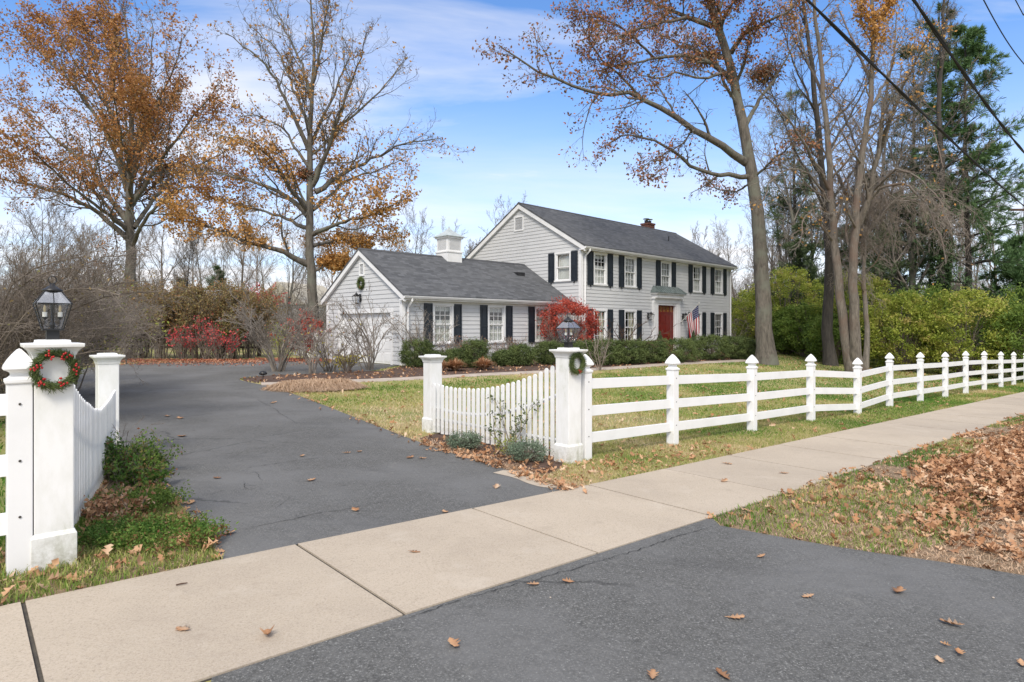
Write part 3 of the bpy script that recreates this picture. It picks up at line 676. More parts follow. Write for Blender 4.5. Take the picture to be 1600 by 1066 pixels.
def window(P, c, hw, z0, z1, style, grid=(3, 4), par=None):
    """P(x, o, z); opening c-hw..c+hw, z0..z1"""
    def bx(mb, x0, x1, o0, o1, za, zb):
        mb.add([P(x0, o0, za), P(x1, o0, za), P(x1, o1, za), P(x0, o1, za), P(x0, o0, zb), P(x1, o0, zb), P(x1, o1, zb), P(x0, o1, zb)],
               [(0, 3, 2, 1), (4, 5, 6, 7), (0, 1, 5, 4), (1, 2, 6, 5), (2, 3, 7, 6), (3, 0, 4, 7)])
    x0, x1 = c - hw, c + hw; t = .105
    mb = MB()
    bx(mb, x0 - t, x0, -.10, .045, z0, z1); bx(mb, x1, x1 + t, -.10, .045, z0, z1)
    bx(mb, x0 - t - .01, x1 + t + .01, -.10, .055, z1, z1 + t); bx(mb, x0 - t - .02, x1 + t + .02, -.10, .075, z0 - .07, z0)
    w = mb.build('window', M['trim'], house)
    zm = (z0 + z1) / 2
    mb = MB(); f = .045
    for za, zb, o in ((z0, zm + .02, -.035), (zm - .02, z1, -.0)):
        bx(mb, x0, x0 + f, o - .035, o, za, zb); bx(mb, x1 - f, x1, o - .035, o, za, zb)
        bx(mb, x0 + f, x1 - f, o - .035, o, za, za + f); bx(mb, x0 + f, x1 - f, o - .035, o, zb - f, zb)
    mb.build('sash', M['trim'], w)
    mb = MB(); nx, nz = grid
    for za, zb, o in ((z0 + f, zm - .02, -.04), (zm + .02, z1 - f, -.006)):
        for i in range(1, nx): x = x0 + f + (x1 - x0 - 2 * f) * i / nx; bx(mb, x - .011, x + .011, o - .018, o, za, zb)
        for i in range(1, nz // 2): z = za + (zb - za) * i / (nz // 2); bx(mb, x0 + f, x1 - f, o - .0165, o + .0015, z - .011, z + .011)
    mb.build('muntin', M['trim'], w)
    mb = MB()
    for za, zb, o in ((z0 + .01, zm, -.052), (zm, z1 - .01, -.018)): mb.add([P(x0 + .01, o, za), P(x1 - .01, o, za), P(x1 - .01, o, zb), P(x0 + .01, o, zb)], [(0, 1, 2, 3)])
    mb.build('pane', M['glass'], w)
    mb = MB()
    def cloth(a, b, za, zb, amp=.02, fq=55):
        k = 28
        vs = []
        for i in range(k + 1):
            x = a + (b - a) * i / k; o = -.13 + amp * math.sin(x * fq + c)
            vs += [P(x, o, za), P(x, o, zb)]
        mb.add(vs, [(2 * i, 2 * i + 2, 2 * i + 3, 2 * i + 1) for i in range(k)])
    if style == 'sheer': cloth(x0 - .02, x1 + .02, z0, z1)
    elif style == 'cafe': cloth(x0 - .02, x1 + .02, z0, z0 + .62 * (z1 - z0)); cloth(x0 - .02, x1 + .02, z1 - .22, z1)
    elif style == 'sides': cloth(x0 - .02, x0 + .24, z0, z1); cloth(x1 - .26, x1 + .02, z0, z1); cloth(x0 + .24, x1 - .26, z0, z0 + .45 * (z1 - z0), .012)
    elif style == 'drape': cloth(x0 - .02, x0 + .16, z0, z1); cloth(x1 - .34, x1 + .02, z0, z1)
    elif style == 'blind':
        z = z0
        while z < z1: 
            mb.add([P(x0, -.11, z), P(x1, -.11, z), P(x1, -.125, z + .045), P(x0, -.125, z + .045)], [(0, 1, 2, 3)]); z += .062
    mb.build('curtain', M['drape'] if style == 'drape' else M['curtain'], w)
def shutter(P, x0, x1, z0, z1):
    def bx(mb, x0, x1, o0, o1, za, zb):
        mb.add([P(x0, o0, za), P(x1, o0, za), P(x1, o1, za), P(x0, o1, za), P(x0, o0, zb), P(x1, o0, zb), P(x1, o1, zb), P(x0, o1, zb)],
               [(0, 3, 2, 1), (4, 5, 6, 7), (0, 1, 5, 4), (1, 2, 6, 5), (2, 3, 7, 6), (3, 0, 4, 7)])
    mb = MB(); f = .06; zm = z0 + .46 * (z1 - z0)
    bx(mb, x0, x0 + f, .028, .068, z0, z1); bx(mb, x1 - f, x1, .028, .068, z0, z1)
    for za, zb in ((z0, z0 + .09), (zm - .045, zm + .045), (z1 - .08, z1)): bx(mb, x0 + f, x1 - f, .028, .066, za, zb)
    for za, zb in ((z0 + .09, zm - .045), (zm + .045, z1 - .08)):
        bx(mb, x0 + f, x1 - f, .028, .046, za, zb); bx(mb, x0 + f + .035, x1 - f - .035, .046, .060, za + .04, zb - .04)
    s = mb.build('shutter', M['shutter'], house)
    mb = MB(); xm = (x0 + x1) / 2; bx(mb, xm - .012, xm + .012, .03, .085, z0 - .075, z0 - .005); bx(mb, xm - .03, xm + .03, .078, .09, z0 - .09, z0 - .045)
    mb.build('shutter_holdback', M['black'], s)
sw = .445
for i, (c, hw, z0, z1) in enumerate(up):
    window(PF(0), c, hw, z0, z1, ('cafe', 'blind', 'blind', 'sides', 'sides')[i])
    for s in (-1, 1): shutter(PF(0), c + s * (hw + .115 + sw / 2) - sw / 2, c + s * (hw + .115 + sw / 2) + sw / 2, z0 - .08, z1 + .08)
for i, (c, hw, z0, z1) in enumerate(dn):
    window(PF(0), c, hw, z0, z1, ('drape', 'drape', 'drape', 'none')[i])
    for s in (-1, 1): shutter(PF(0), c + s * (hw + .115 + sw / 2) - sw / 2, c + s * (hw + .115 + sw / 2) + sw / 2, z0 - .08, z1 + .08)
for i, (c, hw, z0, z1) in enumerate(wg):
    window(PF(WF), c, hw, z0, z1, 'cafe' if i < 2 else 'sheer', (3, 4))
    for s in (-1, 1): shutter(PF(WF), c + s * (hw + .115 + .2) - .2, c + s * (hw + .115 + .2) + .2, z0 - .08, z1 + .08)
window(PG(0), gw[0], gw[1], gw[2], gw[3], 'sheer', (1, 2))
for s in (-1, 1): shutter(PG(0), gw[0] + s * (.42 + .115 + .2) - .2, gw[0] + s * (.42 + .115 + .2) + .2, gw[2] - .08, gw[3] + .08)
def vent(a0, c, hw, z0, z1):
    mb = MB(); t = .07
    mb.box(a0 - .05, a0 + .05, c - hw - t, c - hw, z0 - t, z1 + t); mb.box(a0 - .05, a0 + .05, c + hw, c + hw + t, z0 - t, z1 + t)
    mb.box(a0 - .052, a0 + .05, c - hw, c + hw, z1, z1 + t); mb.box(a0 - .052, a0 + .05, c - hw, c + hw, z0 - t, z0)
    v = mb.build('gable_vent', M['trim'], house)
    mb = MB(); z = z0
    while z < z1 - .02:
        mb.add([(a0 - .035, c - hw, z), (a0 - .035, c + hw, z), (a0 + .01, c + hw, z + .06), (a0 + .01, c - hw, z + .06)], [(0, 1, 2, 3)]); z += .055
    mb.build('louvre', M['siding'], v)
vent(0, *gv); vent(WL, *wv)
# garage door
mb = MB(); y0, y1 = GD[0] - GD[1], GD[0] + GD[1]
mb.box(WL - .045, WL + .12, y0 - .13, y0, .1, 2.13); mb.box(WL - .045, WL + .12, y1, y1 + .13, .1, 2.13); mb.box(WL - .05, WL + .12, y0 - .15, y1 + .15, 2.13, 2.30)
gd = mb.build('garage_door', M['trim'], house)
mb = MB()
for k in range(4):
    z0 = .13 + k * .50; mb.box(WL + .10, WL + .14, y0, y1, z0, z0 + .492)
    for j in range(6):
        a = y0 + .12 + j * (y1 - y0 - .12) / 6; mb.box(WL + .088, WL + .10, a, a + (y1 - y0) / 6 - .14, z0 + .08, z0 + .40)
mb.build('door_panel', M['trim'], gd)
mb = MB(); mb.box(WL + .06, WL + .099, GD[0] - .12, GD[0] + .12, .42, .45); mb.build('handle', M['black'], gd)
mb = MB(); mb.box(WL + .3, -.1, WF + .3, WF + .32, .2, .21); 
# front door and surround
x0, x1, z0, z1 = DOOR
mb = MB()
for s in (x0 - .46, x1 + .03):
    mb.box(s, s + .43, -.13, .02, .12, 2.88); mb.box(s - .02, s + .45, -.155, -.001, .12, .42); mb.box(s + .09, s + .34, -.145, -.131, .55, 2.68)
mb.box(x0 - .03, x0, -.06, .06, .12, 2.76); mb.box(x1, x1 + .03, -.06, .06, .12, 2.76); mb.box(x0 - .46, x1 + .46, -.16, .02, 2.88, 3.08)
mb.box(x0 - .03, x1 + .03, -.10, .02, 2.76, 2.88)
mb.box(x0 - .52, x1 + .52, -.24, -.0, 3.08, 3.14); mb.box(x0 - .48, x1 + .48, -.34, -.0, 3.14, 3.34); mb.box(x0 - .58, x1 + .58, -.44, -.0, 3.34, 3.41)
dsur = mb.build('door_surround', M['trim'], house)
mb = MB(); xa, xb, za, zb, bo = x0 - .62, x1 + .62, 3.415, 3.80, -.50
mb.add([(xa, bo, za), (xb, bo, za), (xb, -.0, za), (xa, -.0, za), (xa + .22, -.05, zb), (xb - .22, -.05, zb), (xb - .22, .02, zb), (xa + .22, .02, zb)],
       [(0, 1, 5, 4), (1, 2, 6, 5), (3, 0, 4, 7), (0, 3, 2, 1), (4, 5, 6, 7)])
hd = mb.build('door_hood', M['copper'], house)
mb = MB()
for i in range(1, 13):
    f = i / 13; p = Vector((xa + (xb - xa) * f, bo, za + .012)); q_ = Vector((xa + .22 + (xb - xa - .44) * f, -.05, zb + .012)); mb.tube([p, q_], .014, 4)
mb.build('standing_seam', M['copper'], hd)
mb = MB(); dw = .56
mb.box(x0 + dw * .72, x1 - dw * .72, .06, .11, .16, 2.32)
dr = mb.build('front_door', M['door'], house)
mb = MB(); c = (x0 + x1) / 2; hwid = (x1 - x0) / 2 - dw * .72
for sx in (-1, 1):
    for a, b in ((.30, .95), (1.05, 1.65), (1.75, 2.2)): mb.box(c + sx * hwid * .52 - .16, c + sx * hwid * .52 + .16, .045, .06, a, b)
mb.build('door_panel', M['door'], dr)
mb = MB(); mb.lathe([(.0, -.02), (.03, 0), (.03, .03), (0, .05)], 10, c=(c + hwid - .07, .03, 1.12)); mb.box(c + hwid - .10, c + hwid - .04, .04, .06, .98, 1.25); mb.build('handle', M['amber'], dr)
mb = MB()
for s0, s1 in ((x0, x0 + dw * .70), (x1 - dw * .70, x1)):
    mb.box(s0, s0 + .07, .05, .10, .16, 2.32); mb.box(s1 - .07, s1, .05, .10, .16, 2.32); mb.box(s0 + .07, s1 - .07, .055, .095, .16, .80)
    for z in (.80, 1.3, 1.8, 2.26): mb.box(s0 + .07, s1 - .07, .055, .095, z, z + .05)
    mb.box(s0 + .07, s1 - .07, .08, .09, .80, 2.3)
mb.build('sidelight', M['door'], house)
mb = MB(); mb.box(x0, x1, .05, .10, 2.32, 2.40); mb.box(x0, x1, .05, .10, 2.70, 2.76)
for i in range(6): xx = x0 + (x1 - x0 - .05) * i / 5; mb.box(xx, xx + .05, .05, .10, 2.40, 2.70)
tr = mb.build('transom', M['door'], house)
mb = MB(); mb.box(x0, x1, .075, .085, 2.40, 2.70); mb.build('pane', M['amber'], tr)
mb = MB(); mb.box(x0 - .6, x1 + .6, -1.5, -.02, -.1, .08); mb.box(x0 - .3, x1 + .3, -.75, -.02, .08, .16); mb.build('doorstep', M['brick'], house, bevel=.01)
# wall lanterns
def wall_lantern(P):
    mb = MB()
    def loc(x, o, z): return P(x, o, z)
    def tap(cx, co, z0, z1, w0, w1): 
        vs = [loc(cx + sx * w0, co + so * w0, z0) for sx, so in ((-1, -1), (1, -1), (1, 1), (-1, 1))] + [loc(cx + sx * w1, co + so * w1, z1) for sx, so in ((-1, -1), (1, -1), (1, 1), (-1, 1))]
        mb.add(vs, [(0, 1, 5, 4), (1, 2, 6, 5), (2, 3, 7, 6), (3, 0, 4, 7), (3, 2, 1, 0), (4, 5, 6, 7)])
    co = .22
    tap(0, .015 + .02, -.02, .30, .05, .05)
    mb.tube([loc(0, .05, .02), loc(0, .14, -.10), loc(0, co, -.09)], .014, 6)
    tap(0, co, -.10, -.06, .03, .06); tap(0, co, .20, .28, .15, .05); tap(0, co, .28, .33, .05, .03)
    mb.tube([loc(0, co, .33), loc(0, co, .40)], .012, 6)
    for sx in (-1, 1):
        for so in (-1, 1): mb.tube([loc(sx * .08, co + so * .08, -.06), loc(sx * .13, co + so * .13, .20)], .010, 4)
    l = mb.build('wall_lantern', M['black'], house)
    mb = MB()
    vs = [loc(sx * .075, co + so * .075, -.06) for sx, so in ((-1, -1), (1, -1), (1, 1), (-1, 1))] + [loc(sx * .125, co + so * .125, .20) for sx, so in ((-1, -1), (1, -1), (1, 1), (-1, 1))]
    mb.add(vs, [(0, 1, 5, 4), (1, 2, 6, 5), (2, 3, 7, 6), (3, 0, 4, 7)])
    mb.build('lantern_glass', M['lampglass'], l)
    mb = MB(); mb.tube([loc(0, co, -.05), loc(0, co, .08)], .02, 8); mb.build('candle', M['candle'], l)
wall_lantern(lambda x, o, z: (x0 - .88 + x, -o, z + 2.02)); wall_lantern(lambda x, o, z: (x1 + .88 + x, -o, z + 2.02))
wall_lantern(lambda x, o, z: (WL - o, 3.80 + x, z + 2.62))
# cupola on the wing ridge
mb = MB(); ca = -4.95
mb.lathe4([(.425, 4.05), (.425, 4.95), (.455, 4.955), (.455, 5.02), (.40, 5.025), (.40, 5.60), (.47, 5.61), (.47, 5.68)], cx=ca, cy=WR)
cup = mb.build('cupola', M['trim'], house, bevel=.006)
mb = MB()
for k in range(9):
    z = 5.10 + k * .052
    for s in (-1, 1): mb.box(ca - .30, ca + .30, WR + s * .402 - .008, WR + s * .402 + .008, z, z + .03); mb.box(ca + s * .402 - .008, ca + s * .402 + .008, WR - .30, WR + .30, z, z + .03)
mb.build('louvre', M['siding'], cup)
mb = MB(); mb.lathe4([(.52, 5.68), (.52, 5.71), (.34, 5.83), (.16, 5.97), (.04, 6.10), (.01, 6.20)], cx=ca, cy=WR); mb.build('cupola_roof', M['copper_light'], cup)
# chimney, roof vent and plumbing pipe
mb = MB(); mb.box(12.25, 12.95, 4.35, 4.95, 7.2, 8.45); mb.box(12.21, 12.99, 4.31, 4.99, 8.34, 8.45 - .002)
ch = mb.build('chimney', M['brick'], house)
mb = MB()
for a in (12.4, 12.8): mb.lathe([(.12, 8.45), (.12, 8.62), (.14, 8.64)], 10, c=(a, 4.65, 0)); mb.lathe([(.22, 8.72), (.20, 8.75), (.02, 8.78)], 10, c=(a, 4.65, 0)); mb.tube([(a, 4.65, 8.6), (a, 4.65, 8.74)], .02, 4)
mb.build('chimney_cap', M['black'], ch)
mb = MB(); mb.box(-1.7, -1.2, 2.55, 2.85, w_ez + S2 * (2.6 - .56) - .02, w_ez + S2 * (2.6 - .56) + .16); mb.build('roof_vent', M['black'], house)
mb = MB(); mb.lathe([(.04, 0), (.04, .45)], 8, c=(11.2, 2.2, 6.75)); mb.build('vent_pipe', M['black'], house)
# interior floor/back so rooms read dark
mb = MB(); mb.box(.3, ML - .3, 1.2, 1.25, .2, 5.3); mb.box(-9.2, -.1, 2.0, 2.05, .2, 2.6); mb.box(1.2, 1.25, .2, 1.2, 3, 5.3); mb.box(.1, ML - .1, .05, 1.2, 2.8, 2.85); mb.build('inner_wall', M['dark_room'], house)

# flag on its pole beside the door
fl = empty('flag', (*H(8.80, 0), 0), HA, 'striped national flag on a slanted pole beside the front door', 'flag')
mb = MB(); mb.tube([(0, -.02, 1.78), (0, -1.2, 2.86)], .016, 8); mb.lathe([(0, 0), (.035, .02), (.035, .05), (0, .08)], 8, c=(0, -1.21, 2.86)); mb.build('flag_pole', M['candle'], fl)
mb = MB(); mb.tube([(0, -.02, 1.75), (0, -.10, 1.82)], .03, 8); mb.build('bracket', M['black'], fl)
flagm = [pm('flag_red', (.42, .02, .03)), pm('flag_white', (.78, .78, .78)), pm('flag_blue', (.02, .03, .13))]
NX, NY = 30, 26
vs = []; fs = []; mi = []
top = Vector((0, -1.17, 2.83)); bot = Vector((0, -.45, 2.17))
for i in range(NX + 1):
    for j in range(NY + 1):
        u_ = i / NX; v_ = j / NY
        p = top.lerp(bot, v_ * (1 - .0 * u_))
        # hangs down from the pole, gathers into folds
        d = u_ * 1.72
        p = p + Vector((.30 * u_ + .07 * math.sin(v_ * 13 + u_ * 3) * u_, .18 * u_ - .09 * math.sin(v_ * 9 + 1) * u_, -d * (.94 - .05 * v_)))
        p.y = p.y * (1 - .35 * u_) + (-1.05) * (.35 * u_)
        vs.append(p)
for i in range(NX):
    for j in range(NY):
        k = i * (NY + 1) + j; fs.append((k, k + NY + 1, k + NY + 2, k + 1))
        mi.append(2 if i < NX * .4 and j < NY * 7 / 13 else (0 if (j * 13 // NY) % 2 == 0 else 1))
mb = MB(); mb.add(vs, fs); mb.m = mi; fc = mb.build('flag_cloth', flagm, fl, smooth=True)
mb = MB()
for r in range(9):
    for c_ in range(6 if r % 2 == 0 else 5):
        u_ = (c_ * 2 + 1 + (r % 2)) / 12 * .4; v_ = (r + .9) / 10 * 7 / 13
        i, j = int(u_ * NX), int(v_ * NY); fx, fy = u_ * NX - i, v_ * NY - j
        A = vs[i * (NY + 1) + j]; B = vs[(i + 1) * (NY + 1) + j]; C = vs[i * (NY + 1) + j + 1]
        p = A + (B - A) * fx + (C - A) * fy; n = (B - A).cross(C - A).normalized(); e1 = (B - A).normalized(); e2 = n.cross(e1)
        for sgn in (1, -1):
            pts = [p + n * .004 * sgn + (e1 * math.cos(q * math.pi / 5 + 1.57) + e2 * math.sin(q * math.pi / 5 + 1.57)) * (.022 if q % 2 == 0 else .009) for q in range(10)]
            mb.add(pts, [tuple(range(10))])
mb.build('star', flagm[1], fc)
# ================================================================== GATE PILLARS, FENCES, LANTERNS, WREATHS
SA = math.atan2(TY, TX)           # street angle
def pillar(x, y, w, h, label, group, mat):
    t = empty('gate_pillar', (x, y, TZ(x, y)), SA, label, 'gate pillar', group)
    mb = MB(); mb.lathe4([(w / 2, -.1), (w / 2, h - .10)]); mb.build('shaft', mat, t, bevel=.006)
    mb = MB(); b = w * .575; mb.lathe4([(b, -.1), (b, .215), (b - .006, .225), (w / 2 + .004, .24)]); mb.build('plinth', mat, t, bevel=.003)
    mb = MB(); mb.lathe4([(w * .53, h - .125), (w * .55, h - .10), (w * .60, h - .075), (w * .68, h - .055), (w * .75, h - .045), (w * .76, h - .03), (w * .76, h - .022), (w * .44, h - .018), (w * .43, h), (w * .33, h + .003)])
    mb.build('cap', mat, t, bevel=.003)
    return t
PLx, PLy = W(82, 700, 4.15)[:2]; PRx, PRy = PX, PY
SLx, SLy = -4.80, 7.40; SRx, SRy = W(676, 600, 10.2)[:2]
pillar(PLx, PLy, .212, 1.49, 'tall white square gate pillar wearing the red-berried wreath, nearest pillar', 'white gate pillars', M['dirty'])
pillar(PRx, PRy, .235, 1.47, 'tall white gate pillar across the driveway with a plain green wreath', 'white gate pillars', M['dirty'])
pillar(SLx, SLy, .21, 1.27, 'short white pillar at the far end of the near picket panel', 'white gate pillars', M['dirty'])
pillar(SRx, SRy, .22, 1.26, 'short white pillar at the lawn end of the open picket panel', 'white gate pillars', M['dirty'])

def lantern(x, y, zb, s, label):
    t = empty('post_lantern', (x, y, zb), SA, label, 'lantern', 'black post lanterns on the gate pillars'); t.scale = (s[0], s[0], s[1])
    mb = MB(); mb.lathe4([(.040, 0), (.040, .062), (.034, .064)]); mb.build('collar', M['black'], t)
    mb = MB(); z0, z1, z2 = .066, .245, .328; a, b, c = .062, .113, .052; r = .0042
    mb.lathe4([(a + .004, z0 - .004), (a + .004, z0 + .006)])
    for sx, sy in ((-1, -1), (1, -1), (1, 1), (-1, 1)):
        mb.tube([(sx * a, sy * a, z0), (sx * b, sy * b, z1), (sx * c, sy * c, z2)], r, 4)
    for w, z in ((a, z0 + .006), (b, z1), (c, z2)):
        mb.tube([(-w, -w, z), (w, -w, z), (w, w, z), (-w, w, z)], r, 4, closed=True)
    for sx, sy in ((0, -1), (0, 1)): mb.tube([(0, sy * a, z0), (0, sy * b, z1), (0, sy * c, z2)], r * .8, 4)
    mb.build('frame', M['black'], t)
    mb = MB(); mb.lathe([(.030, .320), (.066, .330), (.070, .338), (.045, .350), (.032, .362), (.018, .368), (.014, .385)], 16)
    mb.tube([(.026 * math.cos(q), 0, .408 + .026 * math.sin(q)) for q in np.linspace(0, 2 * math.pi, 14, endpoint=False)], .0038, 6, closed=True)
    mb.build('cap', M['black'], t, smooth=True)
    mb = MB()
    for w0, w1_, za, zb_ in ((a, b, z0, z1), (b, c, z1, z2)):
        w0 -= .002; w1_ -= .002
        mb.frustum(2 * w0, 2 * w1_, za, zb_, caps=False, mi=int(za == z1))
    mb.build('glass', [M['lampglass'], M['lampglass_top']], t)
    mb = MB(); mb.tube([(0, 0, .06), (0, 0, .26)], .005, 6); mb.lathe([(.012, .07), (.02, .10), (.014, .12)], 10)
    for sx in (-1, 1):
        mb.tube([(0, 0, .10), (sx * .025, 0, .085), (sx * .046, 0, .095), (sx * .048, 0, .14)], .0035, 6); mb.lathe([(.004, .135), (.017, .148), (.019, .155)], 10, c=(sx * .048, 0, 0))
    mb.build('candle_arm', M['black'], t)
    for sx in (-1, 1):
        mb = MB(); mb.lathe([(.0155, .155), (.0155, .188)], 12, c=(sx * .048, 0, 0)); mb.build('candle', M['candle'], t, smooth=False)
    mb = MB(); mb.lathe([(.006, .188), (.010, .205), (.009, .222), (.002, .236)], 10, c=(.048, 0, 0)); mb.lathe([(.006, .188), (.010, .205), (.009, .222), (.002, .236)], 10, c=(-.048, 0, 0)); mb.build('bulb', pm('bulb_glass', (.60, .50, .32), (.5, .4, .25), 9, .2), t)
lantern(PLx, PLy, TZ(PLx, PLy) + 1.493, (.86, .97), 'black glass lantern with two candles on the nearest pillar')
lantern(PRx, PRy, TZ(PRx, PRy) + 1.473, (1.03, 1.03), 'black lantern in front of the red bush, across the driveway')

def wreath(loc, rz, Ro, Ri, label, berries, seed, mats):
    t = empty('wreath', loc, rz, label, 'wreath')
    g = np.random.default_rng(seed)
    rm = (Ro + Ri) / 2; n = 1500
    a = g.uniform(0, 2 * np.pi, n); rad = g.normal(0, (Ro - Ri) / 6, n) ; dep = g.normal(0, (Ro - Ri) / 5, n)
    pos = np.stack([(rm + rad) * np.cos(a), -.035 + dep * .6, (rm + rad) * np.sin(a)], 1)
    dirs = nrm(np.stack([np.cos(a + 1.1) , g.normal(0, .5, n) - .2, np.sin(a + 1.1)], 1) + g.normal(0, .45, (n, 3)))
    L = (Ro - Ri) * g.uniform(.35, .6, (n, 1)); tip = pos + dirs * L
    pts = np.stack([pos, pos * .5 + tip * .5, tip], 1); rr = np.tile(np.array([.0018, .0026, .0006]), (n, 1)) * (Ro / .16)
    V, F = tubes(pts, rr, 3); npmesh('foliage', V, F, mats, t, rnd=np.repeat(g.random(n), 9))
    mb = MB(); mb.tube([(rm * math.cos(q), -.025, rm * math.sin(q)) for q in np.linspace(0, 2 * math.pi, 24, endpoint=False)], (Ro - Ri) * .25, 8, closed=True); mb.build('ring', M['lf_dark'], t)
    for q in berries:
        mb = MB()
        for k in range(8):
            aa = q + g.normal(0, .12); r2 = rm + g.normal(0, .018); c = (r2 * math.cos(aa), -.075 - abs(g.normal(0, .012)), r2 * math.sin(aa))
            mb.lathe([(.001, -.0085), (.005, -.005), (.0070, 0), (.005, .005), (.001, .0070)], 8, c=c)
        mb.build('berry_cluster', M['berry'], t, smooth=True)
    return t
fx, fy = TY, -TX                  # street-facing normal
wreath((PLx + fx * .110, PLy + fy * .110, 1.318), SA, .138, .066, 'green wreath with red berry clusters on the nearest pillar', [1.9, 1.05, 2.95, .0, 4.0, 5.1], 3, M['lf_hedge'])
wreath((PRx + fx * .122, PRy + fy * .122, 1.13), SA, .150, .055, 'plain green and brown wreath on the pillar across the drive', [4.5], 4, M['lf_hedge'])
wx, wy = H(WL - .03, 3.72); wreath((wx, wy, 3.36), HA - math.pi / 2, .27, .09, 'small wreath hanging high on the garage gable', [4.7], 5, M['lf_hedge'])

PCAP = [(.072, 0), (.076, .010), (.076, .030), (.060, .038), (.046, .055), (.046, .075), (.060, .088), (.080, .098), (.084, .104), (.080, .125), (.062, .165), (.038, .205), (.012, .240), (.002, .246)]
def post(root, x, y, z, w, hgt, cs=1.0):
    mb = MB(); k = hgt - .246 * cs; mb.lathe4([(w / 2, -.15), (w / 2, k)]); p = mb.build('post', M['white'], root, bevel=.004, loc=(x, y, z), rz=SA)
    mb = MB(); s = w / .13; mb.lathe4([(a * s, k + b * cs) for a, b in PCAP]); mb.build('post_cap', M['white'], p, bevel=.004)
    mb = MB(); 
    for zz_ in RZ: mb.lathe([(.001, 0), (.008, .001), (.008, .004), (.001, .005)], 8, c=(0, 0, 0)); mb.v[-32:] = [(v[0] - 0.0, -w / 2 - v[2] - .001, zz_ + .03 + v[1]) for v in mb.v[-32:]]
    mb.build('bolt', M['joint'], p)
RZ = (.305, .66, 1.02)
def rail(root, A, B, z, h=.135, d=.04):
    A = Vector(A); B = Vector(B); mb = MB(); D = (B - A); n = Vector((-D.y, D.x, 0)).normalized() * d / 2
    vs = []
    for P_ in (A, B):
        for s in (-1, 1):
            for dz in (-h / 2, h / 2): vs.append(P_ + n * s + Vector((0, 0, z + dz)))
    mb.add(vs, [(0, 1, 3, 2), (4, 6, 7, 5), (0, 4, 5, 1), (2, 3, 7, 6), (1, 5, 7, 3), (0, 2, 6, 4)])
    mb.build('rail', M['white'], root, bevel=.003)
def on_line(u, x0, y0, n=0):      # where the sight line of column u meets the fence line
    r = (u - 800) / FPX; x0 -= n * TY; y0 += n * TX
    s = (r * y0 - x0) / (TX - r * TY); return x0 + TX * s, y0 + TY * s
L0 = (.94, 8.2)
pp = []
for u, v, n in ((914, 721, 0), (1051, 698, 0), (1175, 678, 0), (1267, 661, 0), (1340, 656.5, -.12), (1390, 638, 0), (1438, 629, 0), (1477, 622, 0), (1509, 615, 0), (1538, 610, 0), (1564, 606.5, 0), (1584, 603.5, 0)):
    x, y = on_line(u, *L0, n=n); pp.append((x, y, CAMZ - (v - 510) / FPX * y))
for k in range(1, 7):
    x, y, z = pp[-1]; pp.append((x + TX * 2.44, y + TY * 2.44, z - .055))
fr = empty('rail_fence', (*pp[0][:2], 0), 0, 'long white three-rail fence with pointed post caps running beside the sidewalk', 'fence', 'white three-rail fences')
off = Vector((pp[0][0], pp[0][1], 0))
for i, (x, y, z) in enumerate(pp):
    post(fr, x - off.x, y - off.y, z, .132, 1.415)
    if i:
        a = Vector(pp[i - 1]) - off; b = Vector((x, y, z)) - off
        for zr in RZ: rail(fr, a, b, zr)
# near left fence
lx, ly = W(30, 700, 4.0)[:2]
fl2 = empty('rail_fence', (lx, ly, 0), 0, 'white rail fence cut by the picture edge beside the nearest pillar', 'fence', 'white three-rail fences')
zl = CAMZ - (886 - 510) / FPX * 4.0
post(fl2, 0, 0, zl, .130, 1.40, .9)
prev = Vector((0, 0, zl))
for k in range(1, 5):
    q = Vector((-TX * 2.44 * k, -TY * 2.44 * k, zl + .01 * k)); post(fl2, q.x, q.y, q.z, .130, 1.40, .9)
    for zr in (.29, .66, 1.045): rail(fl2, prev, q, zr)
    prev = q

# picket panels
def picket(root, x, y, z0, z1, ang, w=.05, d=.022):
    mb = MB(); h = z1 - z0; pr = []
    pts = [(-w / 2, 0), (w / 2, 0), (w / 2, h - w / 2)] + [(w / 2 * math.cos(q), h - w / 2 + w / 2 * math.sin(q)) for q in (R(30), R(60), R(90), R(120), R(150))] + [(-w / 2, h - w / 2)]
    n = len(pts); mb.add([(a, -d / 2, b) for a, b in pts] + [(a, d / 2, b) for a, b in pts], [tuple(range(n)), tuple(reversed(range(n, 2 * n)))] + [(i, n + i, n + (i + 1) % n, (i + 1) % n) for i in range(n)])
    mb.build('picket', M['dirty'], root, bevel=.004, loc=(x, y, z0), rz=ang + random.uniform(-.03, .03))
def panel(A, B, prof, n, label, w, rails, side):
    """prof: fraction along -> top height above ground"""
    root = empty('picket_panel', (*A, 0), 0, label, 'picket fence', 'white picket panels beside the drive')
    A = Vector((*A, 0)); B = Vector((*B, 0)); ang = math.atan2(B.y - A.y, B.x - A.x)
    f0 = [p[0] for p in prof]; f1 = [p[1] for p in prof]
    nn = Vector((-(B - A).y, (B - A).x, 0)).normalized() * side
    for i in range(n):
        f = (i + .5) / n; p = A.lerp(B, f); z = TZ(p.x, p.y); top = float(np.interp(f, f0, f1))
        picket(root, p.x - A.x + nn.x * .052, p.y - A.y + nn.y * .052, z + .03 + random.uniform(-.008, .008), z + top + random.uniform(-.006, .006), ang, w)
    for rz_ in rails:
        q = []
        for f in np.linspace(0, 1, 9): p = A.lerp(B, float(f)); q.append((p.x - A.x, p.y - A.y, TZ(p.x, p.y) + rz_(float(np.interp(f, f0, f1)))))
        mb = MB(); mb.tube(q, .028, 4); mb.build('panel_rail', M['dirty'], root)
ax_, ay_ = PX - .10, PY + .16
